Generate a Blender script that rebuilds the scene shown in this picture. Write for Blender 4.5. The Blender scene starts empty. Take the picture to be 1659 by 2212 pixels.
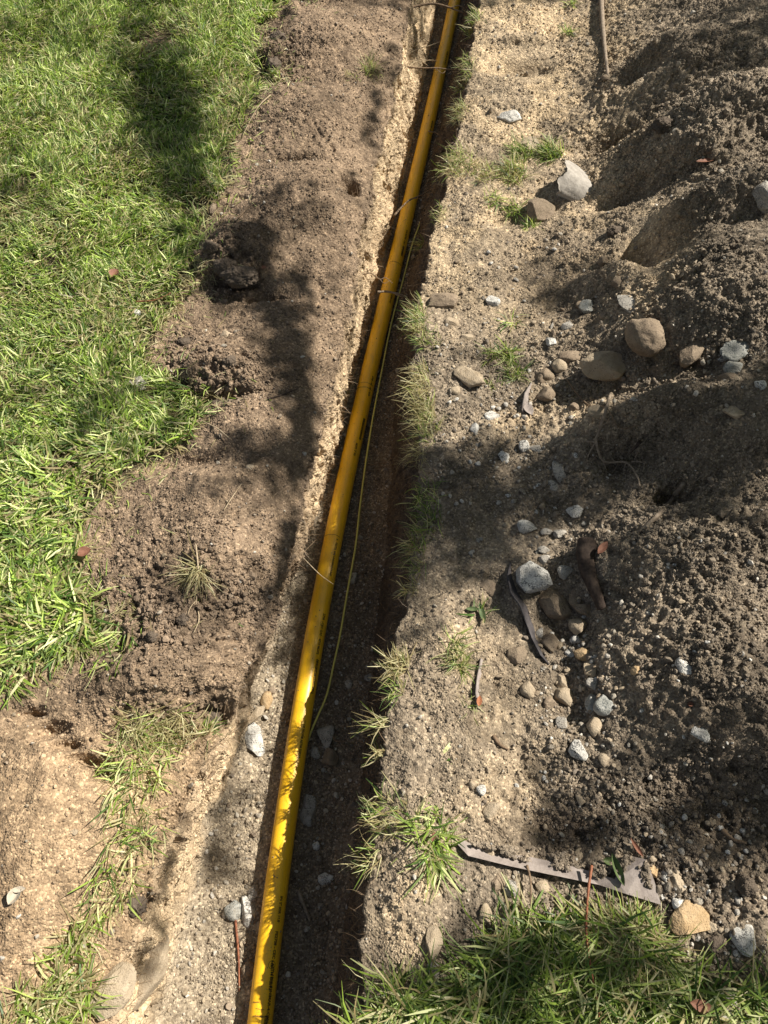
import bpy, bmesh, math, random
import numpy as np
from mathutils import Vector, Matrix
random.seed(7); rng = np.random.default_rng(7)
SC = bpy.context.scene; COL = SC.collection
# ------------------------------------------------------------------ camera
CAMH = 1.81; PITCH = math.radians(60.8); FP = 26/36*2212.0
cam_d = bpy.data.cameras.new('camera'); cam = bpy.data.objects.new('camera', cam_d); COL.objects.link(cam)
cam.location = (0, 0, CAMH); cam.rotation_euler = (math.pi/2-PITCH, 0, 0)
cam_d.sensor_fit = 'VERTICAL'; cam_d.sensor_height = 36; cam_d.lens = 26
cam_d.clip_start = 0.05; cam_d.clip_end = 500
SC.camera = cam
# ------------------------------------------------------------------ light
SUN = np.array([.636, .261, .725]); SUN = SUN/np.linalg.norm(SUN)
w = bpy.data.worlds.new('World'); SC.world = w; w.use_nodes = True
nt = w.node_tree; bg = nt.nodes['Background']
sky = nt.nodes.new('ShaderNodeTexSky'); sky.sky_type = 'NISHITA'; sky.sun_disc = False
sky.sun_elevation = math.asin(SUN[2]); sky.sun_rotation = math.atan2(SUN[0], SUN[1])
hs = nt.nodes.new('ShaderNodeHueSaturation'); hs.inputs['Saturation'].default_value = .6   # hazy, half overgrown sky
nt.links.new(sky.outputs[0], hs.inputs['Color']); nt.links.new(hs.outputs[0], bg.inputs[0]); bg.inputs[1].default_value = 0.05
sl = bpy.data.lights.new('sun', 'SUN'); sl.energy = 5.0; sl.angle = math.radians(.55); sl.color = (1, .945, .85)
so = bpy.data.objects.new('sun', sl); COL.objects.link(so)
so.rotation_euler = Vector(SUN).to_track_quat('Z', 'Y').to_euler()
so.location = (4, 2, 6)
SC.view_settings.view_transform = 'Standard'; SC.view_settings.look = 'None'
SC.view_settings.exposure = 0.90; SC.view_settings.gamma = 1
# ------------------------------------------------------------------ helpers
def ray(px, py):
    px = np.asarray(px, float); py = np.asarray(py, float)
    cx = (px-829.5)/FP; cy = -(py-1106)/FP
    s, c = math.sin(PITCH), math.cos(PITCH)
    # forward = (0,c,-s), up = (0,s,c)
    return cx, c+cy*s, -s+cy*c
def pw(px, py, z=0.0):
    dx, dy, dz = ray(px, py)
    t = (np.asarray(z, float)-CAMH)/dz
    return dx*t, dy*t
def to_px(x, y, z):
    s, c = math.sin(PITCH), math.cos(PITCH)
    X = x; Y = y; Z = z-CAMH
    d = Y*c-Z*s; u = Y*s+Z*c
    return 829.5+FP*X/d, 1106-FP*u/d
def pxm(px, py, z=0.0):
    """pixels (of the 1659 wide picture) per metre at that ground point"""
    x, y = pw(px, py, z); return FP/(y*math.cos(PITCH)-(z-CAMH)*math.sin(PITCH))
_h = rng.integers(0, 1 << 30, 4096).astype(np.int64)
def _hash(i, j, k):
    return _h[(_h[(_h[i & 4095]+j) & 4095]+k) & 4095]
def perlin(x, y, z):
    x = np.asarray(x, float); y = np.asarray(y, float)+0*x; z = np.asarray(z, float)+0*x
    xi = np.floor(x).astype(np.int64); yi = np.floor(y).astype(np.int64); zi = np.floor(z).astype(np.int64)
    fx, fy, fz = x-xi, y-yi, z-zi
    u, v, t = [f*f*f*(f*(f*6-15)+10) for f in (fx, fy, fz)]
    def g(a, b, c):
        h = _hash(xi+a, yi+b, zi+c)
        gx = ((h & 255)/127.5-1); gy = (((h >> 8) & 255)/127.5-1); gz = (((h >> 16) & 255)/127.5-1)
        return gx*(fx-a)+gy*(fy-b)+gz*(fz-c)
    L = lambda a, b, w_: a+(b-a)*w_
    return L(L(L(g(0,0,0), g(1,0,0), u), L(g(0,1,0), g(1,1,0), u), v),
             L(L(g(0,0,1), g(1,0,1), u), L(g(0,1,1), g(1,1,1), u), v), t)
def sm(a, b, x):
    t = np.clip((x-a)/(b-a), 0, 1); return t*t*(3-2*t)
def tag(o, label=None, cat=None, group=None, kind=None):
    if label: o['label'] = label
    if cat: o['category'] = cat
    if group: o['group'] = group
    if kind: o['kind'] = kind
    return o
def empty(name, loc=(0, 0, 0)):
    o = bpy.data.objects.new(name, None); COL.objects.link(o); o.location = loc; o.empty_display_size = .02
    return o
def mk(name, V, F, mat, parent=None, col=None, smooth=True, loc=None):
    """V (n,3) world coordinates, F (m,k) one face size"""
    V = np.asarray(V, np.float32); F = np.asarray(F, np.int32)
    me = bpy.data.meshes.new(name)
    if loc is not None: V = V-np.asarray(loc, np.float32)
    me.vertices.add(len(V)); me.vertices.foreach_set('co', V.ravel())
    k = F.shape[1]
    me.loops.add(F.size); me.loops.foreach_set('vertex_index', F.ravel())
    me.polygons.add(len(F)); me.polygons.foreach_set('loop_start', np.arange(0, F.size, k, dtype=np.int32))
    me.polygons.foreach_set('use_smooth', np.full(len(F), smooth))
    me.update(calc_edges=True)
    if col is not None:
        a = me.color_attributes.new('Col', 'FLOAT_COLOR', 'POINT')
        c = np.ones((len(V), 4), np.float32); c[:, :3] = col; a.data.foreach_set('color', c.ravel())
    me.materials.append(mat)
    o = bpy.data.objects.new(name, me); COL.objects.link(o)
    if loc is not None: o.location = tuple(float(v) for v in loc)
    if parent:
        o.parent = parent
        if loc is None: o.matrix_parent_inverse = Matrix.Translation(-Vector(parent.location))
    return o
# ------------------------------------------------------------------ materials
def nmat(name):
    m = bpy.data.materials.new(name); m.use_nodes = True
    n = m.node_tree; b = n.nodes['Principled BSDF']; return m, n, b
def N(n, t, **kw):
    x = n.nodes.new(t)
    for k, v in kw.items():
        if k in x.inputs: x.inputs[k].default_value = v
        else: setattr(x, k, v)
    return x
def mixc(n, kind, fac, a, b):
    m = n.nodes.new('ShaderNodeMix'); m.data_type = 'RGBA'; m.blend_type = kind
    for i, v in ((0, fac), (6, a), (7, b)):
        if hasattr(v, 'is_output'): n.links.new(v, m.inputs[i])
        else: m.inputs[i].default_value = v if i == 0 else (*v, 1)
    return m.outputs[2]
def ramp(n, src, stops):
    r = n.nodes.new('ShaderNodeValToRGB'); e = r.color_ramp.elements
    while len(e) < len(stops): e.new(.5)
    for i, (p, c) in enumerate(stops):
        e[i].position = p; e[i].color = (*c, 1) if len(c) == 3 else c
    n.links.new(src, r.inputs[0]); return r.outputs[0]
def wpos(n):
    return n.nodes.new('ShaderNodeNewGeometry').outputs['Position']
def soil_mat(name, bump=1.0, speck=1.0):
    m, n, b = nmat(name)
    P = wpos(n)
    at = N(n, 'ShaderNodeAttribute', attribute_name='Col')
    c = at.outputs['Color']
    n1 = N(n, 'ShaderNodeTexNoise', Scale=28., Detail=6., Roughness=.65); n.links.new(P, n1.inputs['Vector'])
    n2 = N(n, 'ShaderNodeTexNoise', Scale=190., Detail=3., Roughness=.7); n.links.new(P, n2.inputs['Vector'])
    v1 = N(n, 'ShaderNodeTexVoronoi', Scale=210.); n.links.new(P, v1.inputs['Vector'])
    v2 = N(n, 'ShaderNodeTexVoronoi', Scale=95.); n.links.new(P, v2.inputs['Vector'])
    r1 = ramp(n, n1.outputs[0], [(.3, (.72,.70,.68)), (.5, (1,1,1)), (.72, (1.22,1.2,1.15))])
    c = mixc(n, 'MULTIPLY', 1., c, r1)
    # each grain has its own tone
    sp = n.nodes.new('ShaderNodeSeparateColor'); n.links.new(v1.outputs['Color'], sp.inputs[0])
    r2 = ramp(n, sp.outputs[0], [(0, (.55,.52,.5)), (.55, (.95,.95,.95)), (.86, (1.15,1.15,1.12)), (.95, (1.9,1.9,1.85))])
    c = mixc(n, 'MULTIPLY', .75*speck, c, r2)
    r3 = ramp(n, n2.outputs[0], [(.3, (.68,.67,.66)), (.6, (1.1,1.1,1.1))])
    c = mixc(n, 'MULTIPLY', .8, c, r3)
    n.links.new(c, b.inputs['Base Color'])
    b.inputs['Roughness'].default_value = .95; b.inputs['Specular IOR Level'].default_value = .15
    # bump
    inv = N(n, 'ShaderNodeMath', operation='MULTIPLY'); inv.inputs[1].default_value = -.9
    n.links.new(v1.outputs['Distance'], inv.inputs[0])
    inv2 = N(n, 'ShaderNodeMath', operation='MULTIPLY'); inv2.inputs[1].default_value = -1.2
    n.links.new(v2.outputs['Distance'], inv2.inputs[0])
    ad = N(n, 'ShaderNodeMath', operation='ADD'); n.links.new(inv.outputs[0], ad.inputs[0]); n.links.new(inv2.outputs[0], ad.inputs[1])
    ad2 = N(n, 'ShaderNodeMath', operation='ADD'); n.links.new(ad.outputs[0], ad2.inputs[0]); n.links.new(n2.outputs[0], ad2.inputs[1])
    bp = N(n, 'ShaderNodeBump', Strength=1.*bump, Distance=.0045); mk1 = N(n, 'ShaderNodeTexNoise', Scale=9., Detail=3.); n.links.new(P, mk1.inputs['Vector'])
    mr = N(n, 'ShaderNodeMapRange'); mr.inputs[1].default_value = .35; mr.inputs[2].default_value = .65; mr.inputs[3].default_value = .25; mr.inputs[4].default_value = 1.; n.links.new(mk1.outputs[0], mr.inputs[0])
    mm = N(n, 'ShaderNodeMath', operation='MULTIPLY'); n.links.new(ad2.outputs[0], mm.inputs[0]); n.links.new(mr.outputs[0], mm.inputs[1])
    n.links.new(mm.outputs[0], bp.inputs['Height'])
    n.links.new(bp.outputs[0], b.inputs['Normal'])
    return m
M_soil = soil_mat('loose_soil')
M_wall = soil_mat('cut_soil', 1.0, .6)
M_floor = soil_mat('trench_grit', 1.0, 1.2)
def attr_mat(name, rough=.8, transl=0., noise=0., nscale=300.):
    m, n, b = nmat(name)
    at = N(n, 'ShaderNodeAttribute', attribute_name='Col'); c = at.outputs['Color']
    if noise:
        nn = N(n, 'ShaderNodeTexNoise', Scale=nscale, Detail=3.); n.links.new(wpos(n), nn.inputs['Vector'])
        r = ramp(n, nn.outputs[0], [(.3, (1-noise,)*3), (.7, (1+noise,)*3)]); c = mixc(n, 'MULTIPLY', 1., c, r)
        bp = N(n, 'ShaderNodeBump', Strength=.6, Distance=.002); n.links.new(nn.outputs[0], bp.inputs['Height']); n.links.new(bp.outputs[0], b.inputs['Normal'])
    n.links.new(c, b.inputs['Base Color']); b.inputs['Roughness'].default_value = rough
    b.inputs['Specular IOR Level'].default_value = .3
    if transl:
        t = n.nodes.new('ShaderNodeBsdfTranslucent'); mx = n.nodes.new('ShaderNodeMixShader'); mx.inputs[0].default_value = transl
        tc = mixc(n, 'MULTIPLY', 1., c, (1.2, 1.25, .6)); n.links.new(tc, t.inputs[0])
        n.links.new(b.outputs[0], mx.inputs[1]); n.links.new(t.outputs[0], mx.inputs[2])
        n.links.new(mx.outputs[0], n.nodes['Material Output'].inputs[0])
    return m
M_grass = attr_mat('grass_blades', .45, .35)
M_crumb = attr_mat('soil_crumbs', .95, 0, .3, 500.)
M_gravel = attr_mat('gravel_grains', .85, 0, .3, 350.)
def stone_mat(name, c1, c2, spk=None, spa=.0, dust=(.30,.24,.17), dustf=.6):
    m, n, b = nmat(name); P = wpos(n)
    n1 = N(n, 'ShaderNodeTexNoise', Scale=38., Detail=7., Roughness=.65); n.links.new(P, n1.inputs['Vector'])
    c = ramp(n, n1.outputs[0], [(.32, c1), (.66, c2)])
    n2 = N(n, 'ShaderNodeTexNoise', Scale=330., Detail=2.); n.links.new(P, n2.inputs['Vector'])
    if spk:
        f = ramp(n, n2.outputs[0], [(.53-spa*.1, (0,0,0)), (.60-spa*.1, (1,1,1))])
        n3 = N(n, 'ShaderNodeTexNoise', Scale=70., Detail=3.); n.links.new(P, n3.inputs['Vector'])
        f3 = ramp(n, n3.outputs[0], [(.35, (0,0,0)), (.65, (1,1,1))]); f = mixc(n, 'MULTIPLY', 1., f, f3)
        c = mixc(n, 'MIX', f, c, spk)
    n4 = N(n, 'ShaderNodeTexNoise', Scale=22., Detail=8., Roughness=.75); n.links.new(P, n4.inputs['Vector'])
    fd = ramp(n, n4.outputs[0], [(.62-dustf*.3, (0,0,0)), (.78-dustf*.2, (.85,.85,.85))])
    c = mixc(n, 'MIX', fd, c, dust)
    n.links.new(c, b.inputs['Base Color']); b.inputs['Roughness'].default_value = .85; b.inputs['Specular IOR Level'].default_value = .25
    ad = N(n, 'ShaderNodeMath', operation='ADD'); n.links.new(n1.outputs[0], ad.inputs[0]); n.links.new(n2.outputs[0], ad.inputs[1])
    bp = N(n, 'ShaderNodeBump', Strength=.8, Distance=.003); n.links.new(ad.outputs[0], bp.inputs['Height']); n.links.new(bp.outputs[0], b.inputs['Normal'])
    return m
MS = {
 'tan': stone_mat('tan_stone', (.30,.23,.15), (.42,.34,.24), (.2,.15,.1), .1),
 'grey': stone_mat('grey_granite', (.26,.235,.20), (.43,.395,.34), (.07,.065,.06), .35, (.24,.2,.15), .35),
 'white': stone_mat('white_granite', (.44,.415,.37), (.64,.61,.55), (.06,.06,.06), .6, (.3,.25,.19), .15),
 'brown': stone_mat('brown_stone', (.17,.125,.085), (.30,.23,.16), (.08,.06,.045), .1, (.2,.155,.105), .55),
 'rust': stone_mat('ochre_stone', (.33,.22,.11), (.46,.33,.19), (.2,.13,.07), .1, (.3,.23,.15), .35),
 'blue': stone_mat('grey_green_stone', (.20,.20,.175), (.42,.41,.37), (.08,.09,.09), .3, (.26,.22,.17), .3),
}
def bark_mat(name, c1, c2, scale=60., rough=.85):
    m, n, b = nmat(name); P = wpos(n)
    n1 = N(n, 'ShaderNodeTexNoise', Scale=scale, Detail=6., Roughness=.7); n.links.new(P, n1.inputs['Vector'])
    n.links.new(ramp(n, n1.outputs[0], [(.35, c1), (.65, c2)]), b.inputs['Base Color']); b.inputs['Roughness'].default_value = rough
    b.inputs['Specular IOR Level'].default_value = .2
    bp = N(n, 'ShaderNodeBump', Strength=.8, Distance=.003); n.links.new(n1.outputs[0], bp.inputs['Height']); n.links.new(bp.outputs[0], b.inputs['Normal'])
    return m
M_root = bark_mat('root_bark', (.10,.065,.04), (.24,.17,.11), 120.)
M_rootpale = bark_mat('pale_root', (.28,.21,.13), (.46,.37,.25), 120.)
M_darkwood = bark_mat('dark_bark', (.028,.02,.016), (.085,.06,.045), 70.)
M_greywood = bark_mat('weathered_wood', (.16,.12,.085), (.30,.24,.18), 90.)
M_red = bark_mat('red_stem', (.16,.055,.03), (.30,.12,.06), 60., .5)
M_tree = bark_mat('tree_bark', (.06,.045,.035), (.16,.13,.10), 20.)
M_leafred = bark_mat('dry_red_leaf', (.14,.06,.035), (.24,.115,.075), 80., .6)
M_leafgreen = bark_mat('curled_green_leaf', (.05,.08,.03), (.12,.15,.06), 80., .5)
M_paper = bark_mat('pale_chip', (.38,.32,.24), (.54,.47,.37), 80., .8)
M_rustspot = bark_mat('rust', (.25,.09,.04), (.38,.16,.08), 150., .8)
M_slate = bark_mat('grey_violet_sheet', (.20,.165,.145), (.31,.265,.235), 45., .75)
M_slatedark = bark_mat('dark_grey_sheet', (.04,.035,.036), (.085,.075,.075), 45., .6)
M_shard = bark_mat('weathered_pale_shell', (.24,.215,.185), (.38,.345,.30), 55., .8)
# ------------------------------------------------------------------ terrain, macro shape
FL = -.36
YG = None
def curve(pts, z):
    a = np.array(pts, float); x, y = pw(a[:, 0], a[:, 1], z); o = np.argsort(y); return y[o], x[o]
lipL_p = [(905,-60),(885,0),(868,100),(842,200),(822,300),(795,400),(770,500),(755,600),(742,700),(722,800),(700,900),(668,1000),(648,1100),(628,1200),(592,1300),(550,1400),(505,1500),(440,1600),(390,1700),(345,1800),(305,1900),(275,2000),(240,2100),(205,2212),(190,2300)]
baseL_p = [(958,-60),(946,0),(930,100),(912,200),(893,300),(870,400),(846,500),(822,600),(798,700),(772,800),(745,900),(720,1000),(688,1100),(655,1200),(610,1300),(578,1400),(548,1500),(525,1600),(492,1700),(455,1800),(425,1900),(405,2000),(380,2100),(355,2212),(340,2300)]
baseR_p = [(1022,-60),(1008,0),(945,300),(885,600),(852,900),(832,1200),(800,1500),(770,1800),(745,2000),(712,2212),(700,2300)]
lipR_p = [(1050,-60),(1038,0),(1025,100),(1006,200),(985,300),(960,400),(935,500),(918,600),(898,700),(892,800),(903,900),(905,1000),(903,1100),(890,1200),(878,1300),(860,1400),(850,1500),(830,1600),(815,1700),(805,1800),(795,1900),(785,2000),(775,2100),(765,2212),(760,2300)]
_c = {k: curve(p, z) for k, p, z in (('lipL', lipL_p, -.02), ('baseL', baseL_p, FL), ('baseR', baseR_p, FL), ('lipR', lipR_p, 0.))}
def cv(k, y):
    yy, xx = _c[k]
    r = np.interp(y, yy, xx)
    s1 = (xx[-1]-xx[-4])/(yy[-1]-yy[-4]); s0 = (xx[3]-xx[0])/(yy[3]-yy[0])
    return np.where(y > yy[-1], xx[-1]+s1*(y-yy[-1]), np.where(y < yy[0], xx[0]+s0*(y-yy[0]), r))
# lawn edge (left)
lawn_p = [(650,-60),(640,0),(565,60),(560,120),(598,200),(548,260),(508,300),(500,400),(455,450),(440,500),(425,600),(378,650),(345,700),(330,750),(305,800),(420,840),(445,900),(400,950),(330,1000),(250,1050),(205,1100),(165,1150),(165,1220),(205,1300),(232,1350),(190,1400),(60,1450),(10,1500),(-80,1530),(-400,1600)]
_a = np.array(lawn_p, float); _x, _y = pw(_a[:, 0], _a[:, 1], .0); _o = np.argsort(_y); LY, LX = _y[_o], _x[_o]
def lawn_edge(y):
    return np.where(y > LY[-1], LX[-1]+.1*(y-LY[-1]), np.interp(y, LY, LX))
def inpoly(px, py, poly):
    poly = np.array(poly, float); n = len(poly); c = np.zeros(np.shape(px), bool)
    for i in range(n):
        x1, y1 = poly[i]; x2, y2 = poly[(i+1) % n]
        cond = ((y1 > py) != (y2 > py))
        with np.errstate(divide='ignore', invalid='ignore'):
            xx = (x2-x1)*(py-y1)/(y2-y1+1e-9)+x1
        c ^= cond & (px < xx)
    return c
# macro bumps: px, py, rx(m), ry(m), height, power
bumpsL = [(690,85,.20,.20,.055),(650,250,.22,.20,.06),(660,440,.22,.20,.065),(520,560,.13,.12,.075),(590,760,.18,.20,.03),(470,800,.14,.10,.045),(560,940,.20,.17,.05),
          (480,1120,.22,.16,.045),(420,1280,.24,.15,.04),(500,1230,.12,.10,.03),(400,1450,.16,.12,.045),(300,1480,.16,.06,.03),(120,1800,.30,.25,.03),(640,40,.05,.06,.03),(590,130,.05,.05,.035)]
holesL = [(600,190,.14,.03,-.03),(640,350,.12,.02,-.025),(752,408,.035,.045,-.12),(560,640,.10,.03,-.03),(480,870,.12,.03,-.03),(440,1010,.10,.03,-.02),(445,1520,.06,.05,-.07),(360,1580,.05,.04,-.04),(515,615,.08,.025,-.05),
          (70,1540,.04,.015,-.03),(110,1582,.04,.018,-.035),(150,1612,.035,.013,-.03),(190,1648,.045,.018,-.04),(228,1670,.03,.02,-.04),(290,1960,.05,.035,-.05),(330,850,.03,.04,-.035),(420,1900,.03,.02,-.05)]
bumpsR = [(1100,230,.12,.08,.02),(1450,120,.2,.14,.07),(1560,240,.3,.12,.10),(1480,330,.15,.06,.05),(1560,420,.22,.08,.07),(1320,600,.10,.05,.03),(1560,600,.25,.2,.08),(1480,700,.2,.08,.04),
          (1540,900,.28,.12,.08),(1330,930,.12,.07,.05),(1420,900,.10,.05,.03),(1500,1180,.3,.12,.06),(1450,1350,.2,.2,.05),(1560,1500,.2,.15,.05),(1130,1280,.03,.1,.012),(1260,1600,.16,.1,.015),(960,800,.08,.2,.012),
          (950,1450,.09,.2,.015),(1000,1700,.14,.12,.015),(900,1900,.06,.2,.015)]
holesR = [(1125,145,.13,.055,-.04),(1125,90,.13,.03,.018),(1125,205,.12,.025,.012),(1390,165,.09,.05,-.05),(1350,285,.14,.07,-.07),(1380,395,.12,.05,-.05),(1410,520,.075,.11,-.06),(1370,985,.10,.07,-.07),(1468,1060,.06,.04,-.05),(1220,650,.08,.06,-.02),
          (1090,1150,.2,.12,-.02),(1240,1330,.10,.10,-.03),(1240,1500,.06,.12,-.02),(1230,1800,.12,.06,-.02),(1100,470,.08,.05,-.02),(1600,1700,.2,.1,-.05)]
def _hill(x, y):
    z = 0.0
    xr = cv('lipR', y)
    d = x-xr
    h = sm(.32, 1.15, d)*.24+sm(1.1, 2.2, d)*.12
    h = h*(.75+.5*sm(-.2, 1.5, y))
    return h*sm(-.45, .35, y)
def macro(x, y):
    """ground height, without the trench"""
    z = _hill(x, y)
    xl = cv('lipL', y); xr = cv('lipR', y)
    left = x < (xl+xr)/2
    for L, isl in ((bumpsL, 1), (holesL, 1), (bumpsR, 0), (holesR, 0)):
        for (px, py, rx, ry, h) in L:
            bx, by = pw(px, py, .0)
            bz = _hill(bx, by); bx, by = pw(px, py, bz)
            q = ((x-bx)/rx)**2+((y-by)/ry)**2
            z = z+h*(1.45 if isl else 1.55)*np.exp(-q**1.2*1.1)*(left if isl else ~left)
    # left shoulder rolls over into the trench
    d = xl-x
    z = z-np.where(left, .045*np.exp(-(np.maximum(d, 0)/.07)**1.2), 0)
    dr_ = x-xr
    z = z-np.where(~left, .010*np.exp(-(np.maximum(dr_, 0)/.05)), 0)
    # bottom left: scraped lower
    yb = sm(.95, .55, y)
    z = z-np.where(left, .05*yb*sm(.30, .05, d), 0)
    le = lawn_edge(y)
    z = z-np.where(left, .0, 0)
    return z
def zground(x, y):
    x = np.asarray(x, float); y = np.asarray(y, float)
    xl, bl, br, xr = [cv(k, y) for k in ('lipL', 'baseL', 'baseR', 'lipR')]
    z = macro(x, y)
    zl = macro(xl, y); zr = macro(xr, y)
    tl = np.clip((x-xl)/np.maximum(bl-xl, .004), 0, 1); tr = np.clip((xr-x)/np.maximum(xr-br, .004), 0, 1)
    zz = np.where(x <= xl, z, np.where(x < bl, zl+(FL-zl)*tl, np.where(x < br, FL, np.where(x < xr, zr+(FL-zr)*tr, z))))
    return zz
def at(px, py, lift=0.):
    """point of the ground seen at a picture position (first hit along the ray)"""
    dx, dy, dz = ray(px, py)
    ts = np.linspace(1.3, 6.0, 900)
    zz = zground(dx*ts, dy*ts); h = CAMH+dz*ts-zz
    i = int(np.argmax(h < lift)) if np.any(h < lift) else len(ts)-1
    t = ts[i-1]+(ts[i]-ts[i-1])*(h[i-1]-lift)/max(h[i-1]-h[i], 1e-6)
    return np.array([dx*t, dy*t, CAMH+dz*t])
# ------------------------------------------------------------------ ground mesh
def spread(a, b, n): return np.linspace(a, b, n)
def grow(start, step, far, k=1.16):
    o = [start]; s = step
    while abs(o[-1]-start) < abs(far-start): s *= k; o.append(o[-1]+(s if far > start else -s))
    return np.array(o[1:])
ys = np.concatenate([grow(-.32, .006, -14)[::-1], np.arange(-.32, 1.6, .0048), np.arange(1.6, 3.75, .006), grow(3.75, .007, 30)])
NL, NWL, NF, NWR, NR = 330, 70, 76, 44, 400
R = len(ys)
xl, bl, br, xr = [cv(k, ys)[:, None] for k in ('lipL', 'baseL', 'baseR', 'lipR')]
# wiggle the lips a little
wig = perlin(ys*6, 3.3, 0)*.034+perlin(ys*22, 7.3, 0)*.020+perlin(ys*60, 7.3, 4)*.008
xl = xl+wig[:, None]; xr = xr+(perlin(ys*6, 1.3, 5)*.030+perlin(ys*22, 2.3, 5)*.018+perlin(ys*60, 2.3, 9)*.008)[:, None]
def side(n, near, ext, far):
    a = np.concatenate([np.linspace(0, near, n), near+grow(0, near/n, far)]); return a
dL = side(NL, 1.75, 0, 18); dR = side(NR, 2.0, 0, 18)
XL = xl-dL[::-1][None, :]; XR = xr+dR[None, :]
ZL = macro(XL, ys[:, None]+0*XL); ZR = macro(XR, ys[:, None]+0*XR)
zl = ZL[:, -1:]; zr = ZR[:, :1]
def wallcols(x0, z0, x1, z1, n, bulge):
    t = np.linspace(0, 1, n)[None, :]
    # steep at first, then slumping out to the floor
    x = x0+(x1-x0)*(t**bulge); z = z0+(z1-z0)*(1-(1-t)**1.0); return x, z
steep = sm(1.0, .45, ys)[:, None]      # near the camera the left wall is slumped
XWL, ZWL = wallcols(xl, zl, bl, FL+.018, NWL, 1.5-0.9*steep)
ZWL = ZWL
XWR, ZWR = wallcols(br, FL+.035+0*zr, xr, zr, NWR, .8)
XF = bl+(br-bl)*np.linspace(0, 1, NF)[None, :]; ZF = FL+0*XF
# talus on the floor edges
ZF = ZF+.03*np.exp(-(XF-bl)/.035)*(1+.0*XF)*.6+.035*np.exp(-(br-XF)/.05)
ZWL[:, -1:] = ZF[:, :1]; ZWR[:, :1] = ZF[:, -1:]
ZWL = ZWL+(.018*np.linspace(0,1,NWL)**6)[None,:]*0
X = np.concatenate([XL, XWL[:, 1:-1], XF, XWR[:, 1:-1], XR], 1)
Z = np.concatenate([ZL, ZWL[:, 1:-1], ZF, ZWR[:, 1:-1], ZR], 1)
C = X.shape[1]; Y = np.repeat(ys[:, None], C, 1)
cL = XL.shape[1]; c1 = cL-1; c2 = cL+NWL-2; c3 = c2+NF-1; c4 = c3+NWR-1    # column ids of lipL, baseL, baseR, lipR
P = np.stack([X, Y, Z], -1)
def gnormals(P):
    du = np.gradient(P, axis=1); dv = np.gradient(P, axis=0); n = np.cross(du, dv)
    return n/np.maximum(np.linalg.norm(n, axis=-1, keepdims=True), 1e-9)
Nn = gnormals(P)
ci = np.arange(C)[None, :]
isW = ((ci > c1) & (ci < c2)) | ((ci > c3) & (ci < c4)); isF = (ci >= c2) & (ci <= c3)
isW = isW+0*X > 0; isF = isF+0*X > 0
le = lawn_edge(ys)[:, None]; isLawn = X < le
# roughness: how cloddy
px, py = to_px(X, Y, Z)
def blob(L, soft=1.3):
    r = np.zeros_like(px)
    for (cx, cy, rx, ry, a, s) in L:
        c_, s_ = math.cos(math.radians(a)), math.sin(math.radians(a))
        u = ((px-cx)*c_+(py-cy)*s_)/rx; v = (-(px-cx)*s_+(py-cy)*c_)/ry
        r = np.maximum(r, s*np.exp(-((u*u+v*v)**soft)))
    return r
rough = .45+blob([(510,570,80,80,0,1.),(460,800,120,80,0,1.),(420,1330,220,160,0,.9),(610,120,70,60,0,.9),(1500,260,260,200,0,.55),(1500,650,220,200,0,.6),(1500,1300,220,350,0,.6),
                  (1350,950,180,130,0,.6),(1450,1800,300,250,0,.6),(350,1580,150,80,0,.7),(440,1530,60,50,0,1),(300,1960,60,60,0,.9),(380,1700,90,120,0,.6)])
smooth_ = blob([(1120,145,75,32,0,1.2),(1405,520,60,90,20,1.),(120,1850,160,300,0,.6),(1130,1330,60,120,0,.5),(600,950,140,90,0,.3)])
rough = np.clip(rough*(1-.8*smooth_), .08, 1.4)
rough = np.where(isF, .35, rough); rough = np.where(isLawn, .4, rough)
n_lo = perlin(X*7, Y*7, Z*7)*.016
n_mid = perlin(X*24, Y*24, Z*24)*.010
n_cl = (np.abs(perlin(X*34, Y*34, Z*34+9))-.25)*-.030+(np.abs(perlin(X*80, Y*80, Z*80+4))-.25)*-.018
n_f = perlin(X*150, Y*150, Z*150)*.0055
# cracks and tear lines where turf broke away
wx = X+perlin(X*9, Y*9, 2.2)*.08; wy = Y+perlin(X*9, Y*9, 6.2)*.08
crk = np.exp(-(np.abs(perlin(wx*5, wy*7, 1.7))/.030)**1.3)*sm(.0, .25, perlin(X*3.1, Y*3.1, 4.4)+.12)
disp = n_lo*np.where(isF, .35, 1)+n_mid*(.3+rough)+n_cl*rough*1.1+n_f*(.6+rough*.6)-crk*np.where(isF | isLawn | (smooth_ > .3) | (X > xl), .0, .010)
# cut wall: vertical scrape marks, hanging shelves and pits
wl = perlin(X*5, Y*9, Z*7+2)*.035+(perlin(X*10, Y*45, Z*8)*.016+perlin(X*20, Y*120, Z*22)*.007)*(1-.9*sm(1.0, .45, Y))+(perlin(X*22, Y*18, Z*22)*.016+perlin(X*60, Y*55, Z*60)*.007)*sm(1.0, .45, Y)-np.clip(np.abs(perlin(X*22, Y*22, Z*14+3))-.22, 0, 1)*.13
kk = np.arange(C)
wW = np.clip(np.minimum(np.minimum((kk-c1)/12., (c2-kk)/12.), 1), 0, 1)+np.clip(np.minimum(np.minimum((kk-c3)/8., (c4-kk)/8.), 1), 0, 1)
wW = (wW*wW*(3-2*wW))[None, :]
disp = disp*(1-wW)+(n_lo+wl+n_cl*.5+n_f)*wW
P = P+Nn*disp[..., None]
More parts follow.
